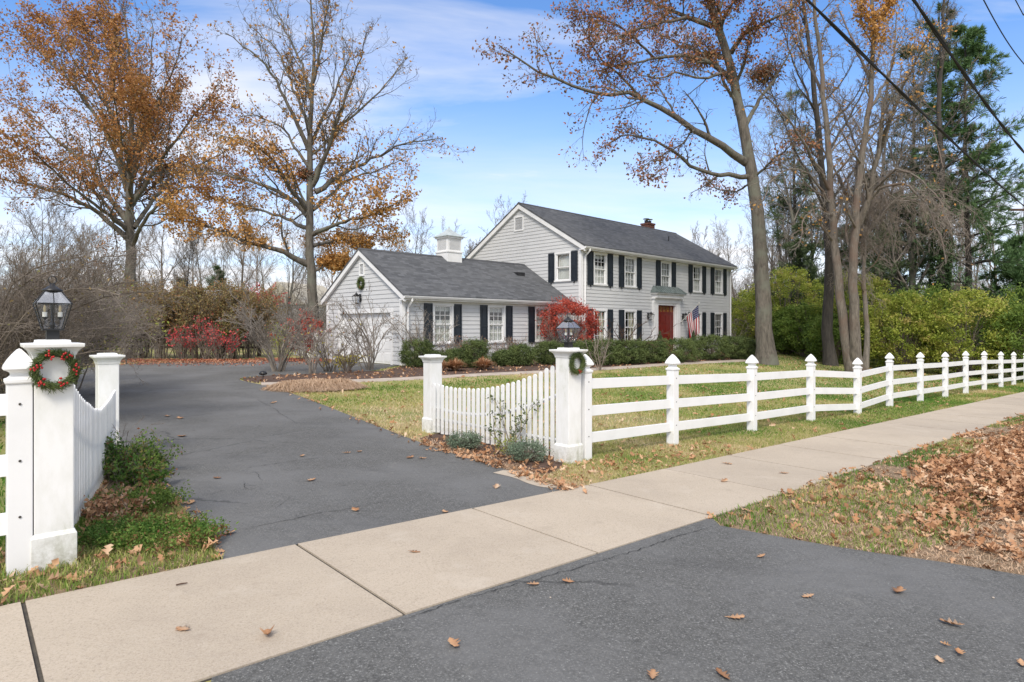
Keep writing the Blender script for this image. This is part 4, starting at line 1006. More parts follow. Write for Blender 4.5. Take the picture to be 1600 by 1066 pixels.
panel((ax_ - .02, ay_ + .02), (SRx + .05, SRy - .12), [(0, 1.24), (.05, 1.20), (.15, 1.09), (.3, .965), (.45, .87), (.6, .81), (.8, .785), (.92, .80), (1, .82)], 25,
      'open white picket panel dipping towards the lawn, with round-topped pickets', .064, [lambda t: .24, lambda t: t - .40], 1)
panel((-3.22, 4.36), (-4.68, 7.26), [(0, 1.30), (.12, 1.17), (.3, .97), (.5, .82), (.62, .77), (.8, .79), (1, .86)], 40,
      'near white picket panel seen edge-on behind the nearest pillar', .052, [lambda t: .22, lambda t: t - .28], -1)

# white board fence beside the garage
A = Vector((*H(-9.45, 6.9), 0)); B = Vector((*H(-8.3, 12.6), 0))
root = empty('board_fence', (A.x, A.y, 0), 0, 'low white board fence running back from the garage corner', 'fence')
D = (B - A); L_ = D.length; ang = math.atan2(D.y, D.x)
for i in range(int(L_ / .16)):
    p = A + D * (i * .16 / L_); mb = MB(); mb.box(0, .148, -.012, .012, 0, 1.35 + .0 * i); mb.build('board', M['white'], root, loc=(p.x - A.x, p.y - A.y, .08), rz=ang)
for zf_ in (.35, 1.1): mb = MB(); mb.tube([(0, .03, zf_), (D.x, D.y + .03, zf_)], .04, 4); mb.build('board_rail', M['white'], root)
# old wooden rail fence behind the hedge
A = Vector((*W(150, 540, 33)[:2], 0)); B = Vector((*W(405, 540, 31)[:2], 0)); D = B - A
root = empty('wooden_rail_fence', (A.x, A.y, 0), 0, 'dark weathered wooden rail fence behind the twiggy hedge', 'fence')
for i in range(6):
    p = A + D * (i / 5); mb = MB(); mb.box(-.06, .06, -.06, .06, -.1, 1.15); mb.build('post', M['darkwood'], root, loc=(p.x - A.x, p.y - A.y, TZ(p.x, p.y)))
    if i < 5:
        for zz_ in (.45, .95):
            q = A + D * ((i + 1) / 5); mb = MB(); mb.tube([(p.x - A.x, p.y - A.y, zz_ + .1), (q.x - A.x, q.y - A.y, zz_ + .1)], .055, 6); mb.build('rail', M['darkwood'], root)
# path light in the mulch bed
x, y = G(411, 596); t = empty('path_light', (x, y, TZ(x, y)), 0, 'small black path light in the mulch tip beside the driveway', 'light')
mb = MB(); mb.lathe([(.012, 0), (.012, .2)], 8); mb.build('stake', M['black'], t)
mb = MB(); mb.lathe([(.05, .17), (.10, .19), (.11, .22), (.07, .27), (.01, .29)], 14); mb.build('lamp_shade', M['black'], t, smooth=True)

# overhead wires and their pole beyond the frame
def wire(name, pts, r, label, twist=0):
    P_, L_ = resample(pts, 60); mb = MB()
    if twist:
        for s in (0, math.pi): mb.tube([(p[0] + r * .9 * math.cos(i * .9 + s), p[1], p[2] + r * .9 * math.sin(i * .9 + s)) for i, p in enumerate(P_)], r, 6)
    else: mb.tube(P_, r, 6)
    tag(mb.build(name, M['wire']), label, 'cable', 'overhead cables along the street')
def wl_(u0, u1, H_, r, label, tw=0):
    (ua, va), (ub, vb) = u0, u1
    Ya = H_ * FPX / (510 - va); Yb = H_ * FPX / (510 - vb)
    a = W(ua, va, Ya); b = W(ub, vb, Yb); d = b - a
    P_ = [a + d * s for s in np.linspace(-.9, 1, 16)]; e = b - a; e = e / np.linalg.norm(e)
    P_ += [b + e * s for s in (4, 8, 12, 16, 20)]
    out = []
    for p in P_:
        s = np.dot(p - a, d) / np.dot(d, d); p = p.copy(); p[2] += -.45 * (s * (1 - s)) * (1 if 0 <= s <= 1 else .4); out.append(p)
    wire('power_cable', out, r, label, tw)
wl_((1262, 0), (1600, 322), 5.5, .021, 'thick twisted cable crossing in front of the twin trunks, lowest of the wires', 1)
wl_((1428, 0), (1600, 238), 5.8, .024, 'thick dark cable crossing the tall pine, second from the left', 1)
wl_((1537, 0), (1600, 100), 7.4, .014, 'thin cable across open sky near the right corner')
wl_((1587, 0), (1600, 26), 7.6, .012, 'thinnest cable clipping the top right corner')
p = W(1603, 330, 40); t = empty('utility_pole', (p[0], p[1], TZ(p[0], p[1])), 0, 'pale utility pole at the far right picture edge', 'pole')
mb = MB(); mb.lathe([(.17, -.3), (.15, 4), (.12, 11)], 10); mb.build('pole', M['bark_pale'], t, smooth=True)
mb = MB(); mb.box(-1.1, 1.1, -.06, .06, 10.2, 10.33); mb.build('crossarm', M['darkwood'], t)

# far white-roofed houses glimpsed over the hedge
def farhouse(u, v, Y, w, h, label, roofm, rz):
    x, y, z = W(u, v, Y); g0 = TZ(x, y)
    t = empty('distant_house', (x, y, g0), rz, label, 'house', 'distant houses')
    zt = z - g0; mb = MB(); mb.box(-w / 2, w / 2, -3, 3, 0, zt); mb.build('wall', M['trim'], t)
    mb = MB(); mb.add([(-w / 2 - .4, -3.4, zt), (w / 2 + .4, -3.4, zt), (w / 2 + .4, 3.4, zt), (-w / 2 - .4, 3.4, zt), (-w / 2 - .4, 0, zt + h), (w / 2 + .4, 0, zt + h)], [(0, 1, 5, 4), (2, 3, 4, 5), (0, 4, 3), (1, 2, 5), (0, 3, 2, 1)]); mb.build('roof', roofm, t)
    for k in (-.3, .1, .35): mb = MB(); mb.box(k * w - .45, k * w + .45, -3.05, -2.99, 1.0, 2.3); mb.build('window', M['dark_room'], t)
pale = pm('pale_roof', (.55, .56, .58), (.45, .46, .48), 2, .8)
farhouse(352, 476, 70, 9, 1.6, 'distant white-roofed house over the middle of the hedge', pale, .2)
farhouse(470, 478, 62, 6, 2.2, 'distant cream house glimpsed beside the oak trunk', pm('cream_roof', (.55, .50, .40), (.45, .41, .33), 2, .8), 1.2)
# ================================================================== TREES
def px3(pts, off, Y0, Y1=None, org=(0, 0), sc_=1.0):
    Y1 = Y0 if Y1 is None else Y1; n = len(pts); out = []
    for i, (a, b) in enumerate(pts):
        Y = Y0 + (Y1 - Y0) * (i / max(1, n - 1)) ** .8
        out.append(W(off[0] + a / sc_, off[1] + b / sc_, Y))
    return out
def tree(name, base, label, cat, trunk, limbs, seed, bark, twigm, leaf=None, group=None, auto=(10, .35, .97, (35, 75), (.28, .42)), n2=9, n3=7, n4=5, len2=(.30, .5), lper=4, lsize=.13,
         keep=None, tw_min=.006, up=.08, spread=.14, extra=None, l3=(.3, .5), l4=(.35, .6), droop=0.):
    """trunk: list of (pts, r0, r1); limbs: list of (pts, r0, r1)"""
    g = np.random.default_rng(seed); base = np.array(base)
    root = empty(name, base, 0, label, cat, group)
    geo = []; Pt = []; Rt = []
    for pts, r0, r1 in trunk:
        P_, L_ = resample(np.array(pts) - base, 22, .022, g); rr = r0 + (r1 - r0) * np.linspace(0, 1, 22) ** .8
        if P_[0][2] < .6: rr = rr + r0 * .38 * np.exp(-(P_[:, 2] - P_[0][2]).clip(0) / .45)
        Pt.append(P_); Rt.append(rr)
    Pt = np.array(Pt); Rt = np.array(Rt)
    V, F = tubes(Pt, Rt, 16); npmesh('trunk', V, F, bark, root, smooth=True)
    A = []; AR = []
    for pts, r0, r1 in limbs:
        P_, L_ = resample(np.array(pts) - base, 16, .07, g); A.append(P_); AR.append(r0 + (r1 - r0) * np.linspace(0, 1, 16) ** .7)
    LP = np.array(A).reshape(-1, 16, 3); LR = np.array(AR).reshape(-1, 16)
    if auto and auto[0]:
        K, KR = kids(g, Pt, Rt, auto[0], auto[1], auto[2], auto[3], auto[4], P=16, wig=.10, up=up, rmul=.42, tip=.12, minr=.02)
        LP = np.concatenate([LP, K]); LR = np.concatenate([LR, KR])
    V, F = tubes(LP, LR, 8)
    geo.append((V, F))
    src = np.concatenate([LP]); srr = LR
    K2, R2 = kids(g, src, srr, n2, .14, 1., (25, 60), len2, P=9, wig=.16, up=up - droop, rmul=.5, tip=.2, minr=.012)
    geo.append(tubes(K2, R2, 5))
    K3, R3 = kids(g, K2, R2, n3, .12, 1., (25, 60), l3, P=6, wig=.22, up=up * .6 - droop * 1.6, rmul=.5, tip=.25, minr=.008)
    geo.append(tubes(K3, R3, 4))
    K3b, R3b = kids(g, src[:, 7:], srr[:, 7:], 14, 0, 1., (25, 65), (.06, .12), P=6, wig=.22, up=up * .6 - droop, rmul=.3, tip=.25, minr=.008)
    K3 = np.concatenate([K3, K3b]); R3 = np.concatenate([R3, R3b]); geo.append(tubes(K3b, R3b, 4))
    K4, R4 = kids(g, K3, R3, n4, .15, 1., (25, 60), l4, P=4, wig=.25, up=-droop * 1.5, rmul=.6, tip=.3, minr=tw_min)
    geo.append(tubes(K4, R4, 3))
    V, F = join_geo(geo[:1] + geo[1:2]); npmesh('limbs', V, F, bark, root, smooth=True)
    V, F = join_geo(geo[2:]); npmesh('twigs', V, F, twigm, root)
    if leaf is not None and lper:
        tw = K4.reshape(-1, 4, 3)
        scatter_leaves('foliage', g, tw, lper, lsize, leaf, root, spread, keep)
    return root, K4
# ---- T1 rust oak on the left (zoom scale 2.1325)
s = 2.1325; Y = 42.
def L1(p, Y1, r0, r1=.02): return (px3(p, (0, 0), Y, Y1, sc_=s), r0, r1)
def keep1(p, g):
    c = clump(p, 1.6); r_ = np.hypot(p[:, 0], p[:, 1]); return g.random(len(p)) < np.clip(.45 + 1.0 * (c - .35), .12, .9) * np.clip(-.05 + .15 * r_, 0, 1) * (1 - .35 * np.exp(-((p[:, 2] - 19) / 2.5) ** 2) * (r_ < 3))
tree('oak_tree', (*W(205, 0, Y)[:2], TZ(*W(205, 0, Y)[:2])), 'rust-leaved oak rising behind the twiggy hedge, leftmost big tree', 'tree',
     [(px3([(437, 1180), (438, 1000), (434, 800), (430, 640), (438, 470), (440, 300), (425, 150), (415, 40)], (0, 0), Y, sc_=s), .46, .04)],
     [L1([(430, 800), (330, 710), (230, 655), (120, 620), (0, 595), (-50, 580)], 38, .22), L1([(425, 740), (350, 640), (290, 540), (210, 480), (110, 400), (30, 330)], 45, .20),
      L1([(425, 640), (380, 500), (330, 400), (250, 290), (150, 190), (50, 90)], 39, .20), L1([(430, 600), (380, 400), (320, 250), (280, 110), (270, 60)], 44, .17),
      L1([(440, 600), (490, 420), (550, 290), (600, 180), (610, 130)], 39, .17), L1([(440, 560), (470, 400), (500, 250), (510, 110), (500, 60)], 46, .15),
      L1([(445, 760), (500, 680), (560, 600), (650, 560), (760, 500), (800, 470)], 47, .18), L1([(440, 680), (540, 530), (620, 420), (700, 320), (730, 270)], 40, .18),
      L1([(440, 820), (490, 720), (560, 650), (640, 620), (700, 640)], 36, .17), L1([(430, 780), (370, 700), (280, 600), (180, 560), (60, 520)], 49, .17),
      L1([(430, 700), (440, 600), (400, 450), (380, 320), (370, 200)], 34, .16), L1([(430, 720), (470, 600), (520, 480), (580, 400)], 50, .16),
      L1([(425, 770), (340, 700), (220, 610), (130, 520), (0, 440)], 35, .16), L1([(435, 500), (360, 350), (240, 200), (200, 120), (150, 70)], 42, .14)],
     21, M['bark'], M['twig_oak'], M['lf_rust'], auto=(14, .35, .97, (30, 70), (.22, .36)), n2=13, n3=8, n4=4, lper=10, lsize=.20, keep=keep1, spread=.18, len2=(.26, .46), tw_min=.008)
# ---- T2 oak beside the garage
s = 2.131; Y = 33.
def L2(p, Y1, r0, r1=.018): return (px3(p, (300, 0), Y, Y1, sc_=s), r0, r1)
zc2 = W(0, 215, Y)[2]
def keep2(p, g):
    z = p[:, 2]; c = clump(p, 1.5); low = 1 / (1 + np.exp((z - 9.4) / 1.4))
    return g.random(len(p)) < np.clip((.03 + .97 * low) * (.62 + .9 * (c - .35)), .03, 1)
b2 = W(487, 0, Y)
tree('oak_tree', (b2[0], b2[1], TZ(b2[0], b2[1])), 'half-bare oak with orange lower leaves standing behind the garage', 'tree',
     [(px3([(405, 1210), (404, 1040), (392, 850), (394, 700), (390, 500), (400, 300), (405, 150), (398, 0), (395, -60)], (300, 0), Y, sc_=s), .33, .03)],
     [L2([(385, 880), (290, 835), (200, 810), (100, 770), (0, 740), (-70, 725)], 30, .19), L2([(385, 720), (300, 640), (200, 600), (100, 580), (0, 560), (-30, 540)], 36, .16),
      L2([(385, 700), (320, 620), (270, 530), (200, 470), (90, 450)], 29, .14), L2([(390, 500), (330, 370), (280, 270), (220, 190), (110, 110)], 31, .14),
      L2([(395, 330), (370, 220), (310, 100), (260, -10)], 35, .11), L2([(400, 620), (460, 480), (505, 340), (560, 200), (580, 110)], 30, .15),
      L2([(410, 640), (500, 580), (600, 530), (700, 480), (830, 460)], 35, .16), L2([(405, 780), (500, 740), (600, 715), (710, 665)], 29, .14),
      L2([(400, 820), (480, 800), (560, 785), (650, 800)], 38, .12), L2([(405, 905), (450, 880), (525, 884)], 34, .10),
      L2([(400, 300), (430, 150), (450, 20), (455, -40)], 31, .10), L2([(410, 600), (480, 430), (600, 330), (710, 205)], 36, .15),
      L2([(392, 420), (340, 300), (290, 170), (170, 60)], 37, .11), L2([(390, 560), (300, 420), (200, 380), (160, 390)], 34, .10),
      L2([(390, 760), (300, 720), (180, 690), (40, 650)], 38, .13), L2([(395, 480), (470, 320), (530, 180), (500, 120)], 38, .11), L2([(400, 700), (520, 600), (640, 560), (720, 520)], 40, .12)],
     22, M['bark'], M['twig_oak'], M['lf_orange'], auto=(9, .35, .97, (30, 70), (.14, .26)), n2=12, n3=8, n4=4, lper=7, lsize=.18, keep=keep2, len2=(.24, .44), tw_min=.007)
# ---- T3 big oak on the lawn
s = 2.666; Y = 31.
def L3(p, Y1, r0, r1=.02): return (px3(p, (760, 0), Y, Y1, sc_=s), r0, r1)
b3 = G(1197, 569); b3 = (b3[0], b3[1]); Y = float(b3[1])
def keep3(p, g):
    c = clump(p, 1.3); left = 1 / (1 + np.exp((p[:, 0] + 3.2) / 1.2)); return g.random(len(p)) < np.clip((.22 + .5 * left) * (.6 + 1.2 * (c - .35)), .04, 1)
tree('oak_tree', (b3[0], b3[1], TZ(*b3)), 'tall sparse-leaved oak on the front lawn, its long limbs reaching over the house', 'tree',
     [(px3([(1166, 1520), (1155, 1300), (1142, 1060), (1132, 900), (1110, 740), (1075, 560), (1043, 380), (1003, 240), (966, 120), (930, 0), (900, -120)], (760, 0), Y, sc_=s), .44, .14)],
     [L3([(1085, 680), (980, 610), (860, 530), (740, 460), (640, 400), (520, 390), (400, 370), (300, 330), (180, 280), (60, 200)], Y - 4, .21, .03),
      L3([(1100, 735), (950, 730), (850, 690), (760, 620), (700, 585), (560, 560), (470, 620)], Y - 3, .14, .02),
      L3([(1020, 340), (930, 255), (830, 230), (700, 245), (550, 280), (440, 300)], Y - 2, .15), L3([(990, 240), (900, 220), (800, 190), (690, 120)], Y + 5, .12),
      L3([(940, 110), (830, 70), (740, 30), (640, -10), (500, -60)], Y + 2, .15), L3([(945, 105), (830, 75), (720, 95), (600, 130), (460, 190)], Y - 3, .13),
      L3([(960, 110), (940, 0), (900, -150)], Y + 2, .12), L3([(975, 120), (1000, 50), (1045, -10), (1100, -100)], Y - 2, .12),
      L3([(1020, 220), (1080, 130), (1170, 90), (1260, 50), (1330, -30)], Y - 3, .14), L3([(1080, 520), (1130, 420), (1200, 330), (1260, 220), (1330, 110)], Y + 2, .13),
      L3([(930, 0), (800, -60), (650, -80), (420, -60)], Y - 1, .15), L3([(1010, 300), (900, 330), (800, 300), (700, 330), (620, 300)], Y - 5, .09),
      L3([(1110, 760), (1040, 800), (960, 790), (900, 720)], Y + 3, .06), L3([(1115, 740), (1200, 660), (1280, 600), (1350, 590)], Y - 3, .07), L3([(860, 530), (820, 600), (740, 640), (640, 700)], Y - 4, .05),
      L3([(640, 400), (560, 320), (480, 250), (420, 160), (380, 60)], Y - 2, .07), L3([(700, 245), (620, 160), (540, 100), (440, 60), (330, 40)], Y - 2, .07)],
     23, M['bark'], M['twig_oak'], M['lf_brown'], auto=(6, .6, .97, (35, 75), (.16, .28)), n2=11, n3=7, n4=4, lper=5, lsize=.155, keep=keep3, len2=(.16, .30), up=.02, droop=.04, spread=.18)
# ---- T4 twin-trunked tree behind the fence (zoom scale 2.664)
s = 2.664; Y = 28.
def L4(p, Y1, r0, r1=.02): return (px3(p, (1100, 0), Y, Y1, sc_=s), r0, r1)
b4 = W(1334, 0, Y)
def keep4(p, g):
    c = clump(p, 1.5); hi = 1 / (1 + np.exp(-(p[:, 2] - 13.5) / 1.)); return g.random(len(p)) < np.clip((.08 + .8 * hi) * 1.8 * (c - .3), .02, 1)
tree('twin_trunk_tree', (b4[0], b4[1], TZ(b4[0], b4[1])), 'bare grey tree forking low into two trunks behind the fence', 'tree',
     [(px3([(618, 1540), (607, 1520), (590, 1420), (562, 1200), (550, 1080), (538, 960), (527, 800), (520, 640), (495, 400), (488, 260), (470, 120), (455, -60)], (1100, 0), Y, sc_=s), .235, .06),
      (px3([(640, 1540), (630, 1490), (626, 1300), (618, 1140), (630, 960), (632, 860), (655, 660), (685, 460), (702, 260), (706, 80), (700, -60)], (1100, 0), Y, Y - 1.5, sc_=s), .245, .06)],
     [L4([(628, 960), (690, 820), (722, 650), (748, 450), (775, 300), (810, 150)], 26, .17), L4([(722, 660), (770, 520), (830, 360), (880, 260), (930, 150)], 25, .12),
      L4([(655, 660), (600, 520), (560, 430), (500, 380)], 30, .07), L4([(530, 800), (440, 640), (370, 520), (300, 440), (230, 380)], 25, .09),
      L4([(700, 350), (650, 240), (610, 150), (560, 30)], 30, .09), L4([(690, 450), (760, 330), (790, 220), (800, 100), (790, 0)], 31, .08),
      L4([(640, 900), (560, 740), (500, 620), (420, 560), (330, 560)], 30, .08), L4([(495, 400), (430, 260), (390, 140), (360, 20)], 31, .08),
      L4([(530, 850), (440, 720), (350, 700), (270, 760), (240, 850)], 26, .06),
      L4([(640, 880), (740, 780), (840, 760), (920, 840), (980, 960), (1010, 1100)], 24.5, .07), L4([(700, 800), (800, 700), (900, 740), (980, 830), (1030, 950)], 24, .06),
      L4([(540, 900), (480, 860), (420, 900), (400, 1000)], 25, .04), L4([(800, 420), (900, 460), (960, 560), (1000, 700)], 25, .05)],
     24, M['bark_twin'], M['twig'], M['lf_orange'], auto=(12, .3, .97, (30, 70), (.12, .24)), n2=10, n3=7, n4=4, lper=2, lsize=.14, keep=keep4, droop=.06, len2=(.18, .34))
# ---- T5 dark trunk behind
Y = 32.; b5 = W(1297, 0, Y)
tree('dark_trunk_tree', (b5[0], b5[1], TZ(b5[0], b5[1])), 'dark slender tree close behind the twin trunks, vine on its foot', 'tree',
     [(px3([(1298, 576), (1296, 560), (1292, 500), (1296, 400), (1288, 300), (1278, 200), (1268, 100), (1255, 0), (1250, -40)], (0, 0), Y), .30, .06)], 
     [(px3([(1290, 330), (1250, 250), (1220, 180), (1200, 130)], (0, 0), Y, 30), .08, .02), (px3([(1285, 250), (1330, 180), (1370, 100), (1390, 30)], (0, 0), Y, 35), .08, .02), (px3([(1275, 180), (1240, 100), (1215, 20)], (0, 0), Y, 34), .07, .02)],
     25, M['bark_dark'], M['twig'], M['lf_brown'], auto=(12, .35, .97, (30, 70), (.14, .26)), n2=9, n3=7, n4=4, lper=1, lsize=.14, keep=keep4, len2=(.24, .4))
# ---- ivy-clad trunk and a few slender bare ones on the right
Y = 36.; b6 = W(1470, 0, Y)
r6, k6 = tree('ivy_trunk_tree', (b6[0], b6[1], TZ(b6[0], b6[1])), 'tall bare tree whose lower trunk is wrapped in dark ivy', 'tree',
     [(px3([(1476, 590), (1474, 540), (1470, 430), (1474, 300), (1466, 180), (1472, 80), (1478, -40)], (0, 0), Y), .27, .06)],
     [(px3([(1470, 350), (1430, 300), (1400, 320), (1370, 400)], (0, 0), Y, 32), .06, .015), (px3([(1470, 330), (1510, 270), (1540, 230), (1565, 190)], (0, 0), Y, 33), .06, .015)],
     26, M['bark_dark'], M['twig_pale'], None, auto=(16, .3, .97, (35, 75), (.12, .24)), n2=9, n3=7, n4=4, lper=0, droop=.05, len2=(.24, .4))
g = np.random.default_rng(5); nI = 5200; zz_ = g.uniform(.2, 8.5, nI); aa = g.uniform(0, 6.283, nI); rr = .34 + .10 * g.random(nI) + .12 * clump(np.stack([zz_, aa, aa], 1), .7)
V, F = leafquads(g, np.stack([rr * np.cos(aa), rr * np.sin(aa), zz_], 1), .13, .9); npmesh('ivy', V, F, M['lf_ivy'], r6, rnd=np.repeat(g.random(nI), 4))

# ---- conifers
def conifer(name, x, y, h, rad, label, seed, lf, n=64, bare=.12, dens=1.0, side=None, tuft=.34, trunk_r=.22, cat='tree', group=None, full=0., shape=.75, lw=.055):
    g = np.random.default_rng(seed); root = empty(name, (x, y, TZ(x, y)), g.uniform(0, 6), label, cat, group)
    P_ = np.zeros((1, 20, 3)); P_[0, :, 2] = np.linspace(-.2, h, 20); P_[0, :, :2] += np.cumsum(g.normal(0, .03, (20, 2)), 0)
    V, F = tubes(P_, np.linspace(trunk_r, .03, 20)[None], 10); npmesh('trunk', V, F, M['bark_dark'], root, smooth=True)
    t = np.sort(g.uniform(bare, .995, n)); az = g.uniform(0, 2 * np.pi, n); L = rad * (1 - t) ** shape * g.uniform(.6, 1.15, n) + .25
    K = 10; B = np.zeros((n, K, 3)); B[:, 0, 2] = t * h; d = np.stack([np.cos(az), np.sin(az), np.full(n, .18) + .35 * t], 1)
    for k in range(1, K):
        d = nrm(d + g.normal(0, .07, (n, 3)) + np.array([0, 0, -.045 + full])); B[:, k] = B[:, k - 1] + d * (L / (K - 1))[:, None]
    BR = np.maximum(.012, L[:, None] * .012) * np.linspace(1, .3, K)
    g1 = tubes(B, BR, 5)
    C, CR = kids(g, B, BR, 12, .25, 1, (30, 65), (.22, .38), P=5, wig=.15, up=.03, minr=.006); g2 = tubes(C, CR, 3)
    V, F = join_geo([g1, g2]); npmesh('branches', V, F, M['bark_dark'], root)
    N = len(C); per = int(30 * dens); idx = np.repeat(np.arange(N), per); f = g.uniform(.1, 1, len(idx)) * 3.999; i = f.astype(int); w = (f - i)[:, None]
    pos = C[idx, i] * (1 - w) + C[idx, i + 1] * w; c = clump(pos, 1.1); kp = g.random(len(pos)) < np.clip(.4 + 2 * (c - .35), .12, 1)
    pos = pos[kp]; m = len(pos); tdir = nrm(nrm((C[idx, -1] - C[idx, 0])[kp]) + g.normal(0, .55, (m, 3)) + np.array([0, 0, .15])); ln = tuft * g.uniform(.6, 1.2, (m, 1))
    b = nrm(np.cross(tdir, g.normal(size=(m, 3)))) * ln * lw
    V = np.stack([pos, pos + tdir * ln * .5 + b, pos + tdir * ln, pos + tdir * ln * .5 - b], 1).reshape(-1, 3)
    npmesh('foliage', V, np.arange(4 * m).reshape(-1, 4), lf, root, rnd=np.repeat(g.random(m), 4)); return root
def at(u, Y): return W(u, 0, Y)[:2]
conifer('pine_tree', *at(1512, 37), 20.5, 4.6, 'tall green pine standing beyond the fence at the right', 31, M['lf_pine'], 130, .10, 2.6, tuft=.30, shape=.62)
conifer('pine_tree', *at(1470, 41), 23, 5.0, 'sparse dark pine whose thin top leans above the pale twigs', 32, M['lf_dark'], 80, .35, 1.0, tuft=.42, shape=.5)
conifer('pine_tree', *at(1590, 38), 8, 3.4, 'low bushy pine at the right edge behind the shrubs', 33, M['lf_pine'], 70, .08, 1.5, tuft=.4)
conifer('spruce_tree', *at(1408, 39), 10.5, 3.6, 'dark evergreen between the twin trunks and the ivy trunk', 34, M['lf_dark'], 110, .05, 1.6, tuft=.34)
conifer('spruce_tree', *at(1268, 43), 10.0, 3.2, 'dark evergreen glimpsed between the lawn oak and twin trunks', 35, M['lf_dark'], 100, .05, 1.5, tuft=.34)
conifer('spruce_tree', *at(1350, 44), 13, 3.5, 'tallest dark evergreen directly behind the twin trunks', 36, M['lf_dark'], 110, .08, 1.4, tuft=.36)
conifer('pine_tree', *at(1243, 47), 19.5, 3.6, 'thin grey-green pine far behind the lawn oak and its nest', 38, M['lf_dark'], 60, .40, .7, tuft=.42, shape=.5)
conifer('pine_tree', *at(1428, 44), 22, 4.2, 'thin grey-green pine left of the tall green pine', 39, M['lf_dark'], 80, .30, .8, tuft=.42, shape=.5)
for u, Yy, h, r_, lb in ((338, 78, 9, 2.6, 'distant dark evergreen left of the white roof'), (1455, 60, 14, 4, 'far dark evergreen behind the pines')):
    conifer('distant_evergreen', *at(u, Yy), h, r_, lb, 37, M['lf_dark'], 60, .05, 1.0, tuft=.5)

# ---- nests of leaves and twigs
def nest(u, v, Y, r, label, seed):
    g = np.random.default_rng(seed); p = W(u, v, Y); root = empty('squirrel_nest', p, 0, label, 'nest')
    n = 900; q = g.normal(size=(n, 3)) * r * np.array([.52, .52, .42]) + r * .3 * np.stack([clump(nrm(g.normal(size=(n, 3))), .4)] * 3, 1) * g.normal(size=(n, 3)); V, F = leafquads(g, q, .16); npmesh('leaves', V, F, M['lf_brown'], root, rnd=np.repeat(g.random(n), 4))
    n = 160; a = nrm(g.normal(size=(n, 3))) * r * np.array([1, 1, .6]); b = a + nrm(g.normal(size=(n, 3))) * r * 1.2; V, F = tubes(np.stack([a, (a + b) / 2 + g.normal(0, .05, (n, 3)), b], 1), np.full((n, 3), .012), 3); npmesh('sticks', V, F, M['twig_brown'], root)
nest(1193, 116, 32, .62, 'big leafy nest in the lawn oak beside the twin trunks', 1); nest(477, 272, 33, .30, 'small dark nest in the crown of the garage oak', 2)

# ---- bare background trees: five kinds, then copies
def bare_tree(h, seed, tw, bk, n1=14, upk=.12, r0=.2, name='bare_tree', label='', group='bare trees beyond the property', loc=(0, 0)):
    g = np.random.default_rng(seed)
    pts = [np.array((0, 0, -.3))]; d = np.array([0., 0, 1])
    for k in range(9): d = nrm(d + g.normal(0, .07, 3) * np.array([1, 1, 0])); pts.append(pts[-1] + d * h / 9.)
    root = empty(name, (*loc, TZ(*loc)), 0, label, 'tree', group)
    P_ = np.array(pts)[None]; RR = (r0 * (1 - np.linspace(0, .93, 10)))[None]
    V, F = tubes(P_, RR, 8); npmesh('trunk', V, F, bk, root, smooth=True)
    A, AR = kids(g, P_, RR, n1, .22, 1, (22, 55), (.30, .52), P=9, wig=.12, up=upk, rmul=.5, minr=.02)
    B, BR = kids(g, A, AR, 8, .15, 1, (22, 50), (.32, .5), P=6, wig=.18, up=upk, minr=.013)
    C, CR = kids(g, B, BR, 7, .12, 1, (22, 50), (.32, .5), P=5, wig=.22, up=upk * .6, minr=.010)
    D, DR = kids(g, C, CR, 4, .15, 1, (22, 50), (.4, .6), P=3, wig=.2, up=.05, minr=.008)
    V, F = join_geo([tubes(A, AR, 5), tubes(B, BR, 4), tubes(C, CR, 3), tubes(D, DR, 3)]); npmesh('crown', V, F, tw, root)
    return root
protos = {}
def place_bare(kind, u, Y, hs, label, group='bare trees beyond the property'):
    x, y = at(u, Y)
    if kind not in protos:
        spec = {'a': (13, 41, M['twig'], M['bark'], 15, .12, .20), 'b': (12, 42, M['twig_brown'], M['bark'], 16, .18, .16), 'c': (15, 43, M['twig_pale'], M['bark_pale'], 15, .10, .22), 'd': (9, 44, M['twig'], M['bark_dark'], 18, .22, .14)}[kind]
        protos[kind] = bare_tree(*spec, loc=(x, y)); o = protos[kind]; protos[kind + 'h'] = spec[0]
    else:
        o = copy_tree(protos[kind]); o.location = (float(x), float(y), TZ(x, y))
    k = hs / protos[kind + 'h']; o.scale = (k, k, k); o.rotation_euler = (0, 0, random.uniform(0, 6.28)); o['label'] = label; o['group'] = group
place_bare('b', 38, 33, 7.9, 'bare spreading tree behind the nearest lantern, far left')
place_bare('b', 62, 38, 7.8, 'second bare spreading tree behind the nearest lantern, further back')
place_bare('c', 252, 56, 11.5, 'pale slim bare tree just right of the rust oak trunk')
place_bare('d', 283, 52, 8.5, 'bare tree with a green ivy stem between the two oaks')
place_bare('c', 375, 60, 12.5, 'pale bare tree rising left of the garage oak')
place_bare('a', 330, 66, 11, 'bare tree behind the middle of the hedge')
place_bare('a', 445, 56, 11, 'bare tree just left of the garage oak trunk')
place_bare('c', 400, 74, 13, 'farther pale bare tree left of the garage oak')
place_bare('a', 545, 50, 9, 'bare tree rising behind the garage roof peak')
place_bare('a', 655, 48, 9.3, 'bare dark-limbed tree behind the wing roof, left of the cupola')
place_bare('c', 690, 52, 8.6, 'bare tree behind the cupola')
place_bare('a', 775, 47, 9.6, 'bare tree whose top shows left of the main gable peak')
place_bare('d', 725, 50, 7.5, 'small bare tree between cupola and main gable')
place_bare('a', 1160, 62, 11, 'bare tree behind the right end of the main roof')
place_bare('b', 1185, 56, 12, 'bushy bare tree right of the main roof, behind the lawn oak trunk')
place_bare('d', 1130, 66, 9, 'bare tree peeping over the right end of the roof')
place_bare('c', 1225, 50, 14, 'pale bare tree right of the lawn oak trunk')
place_bare('a', 1250, 44, 17, 'tall bare tree between the lawn oak and dark trunk')
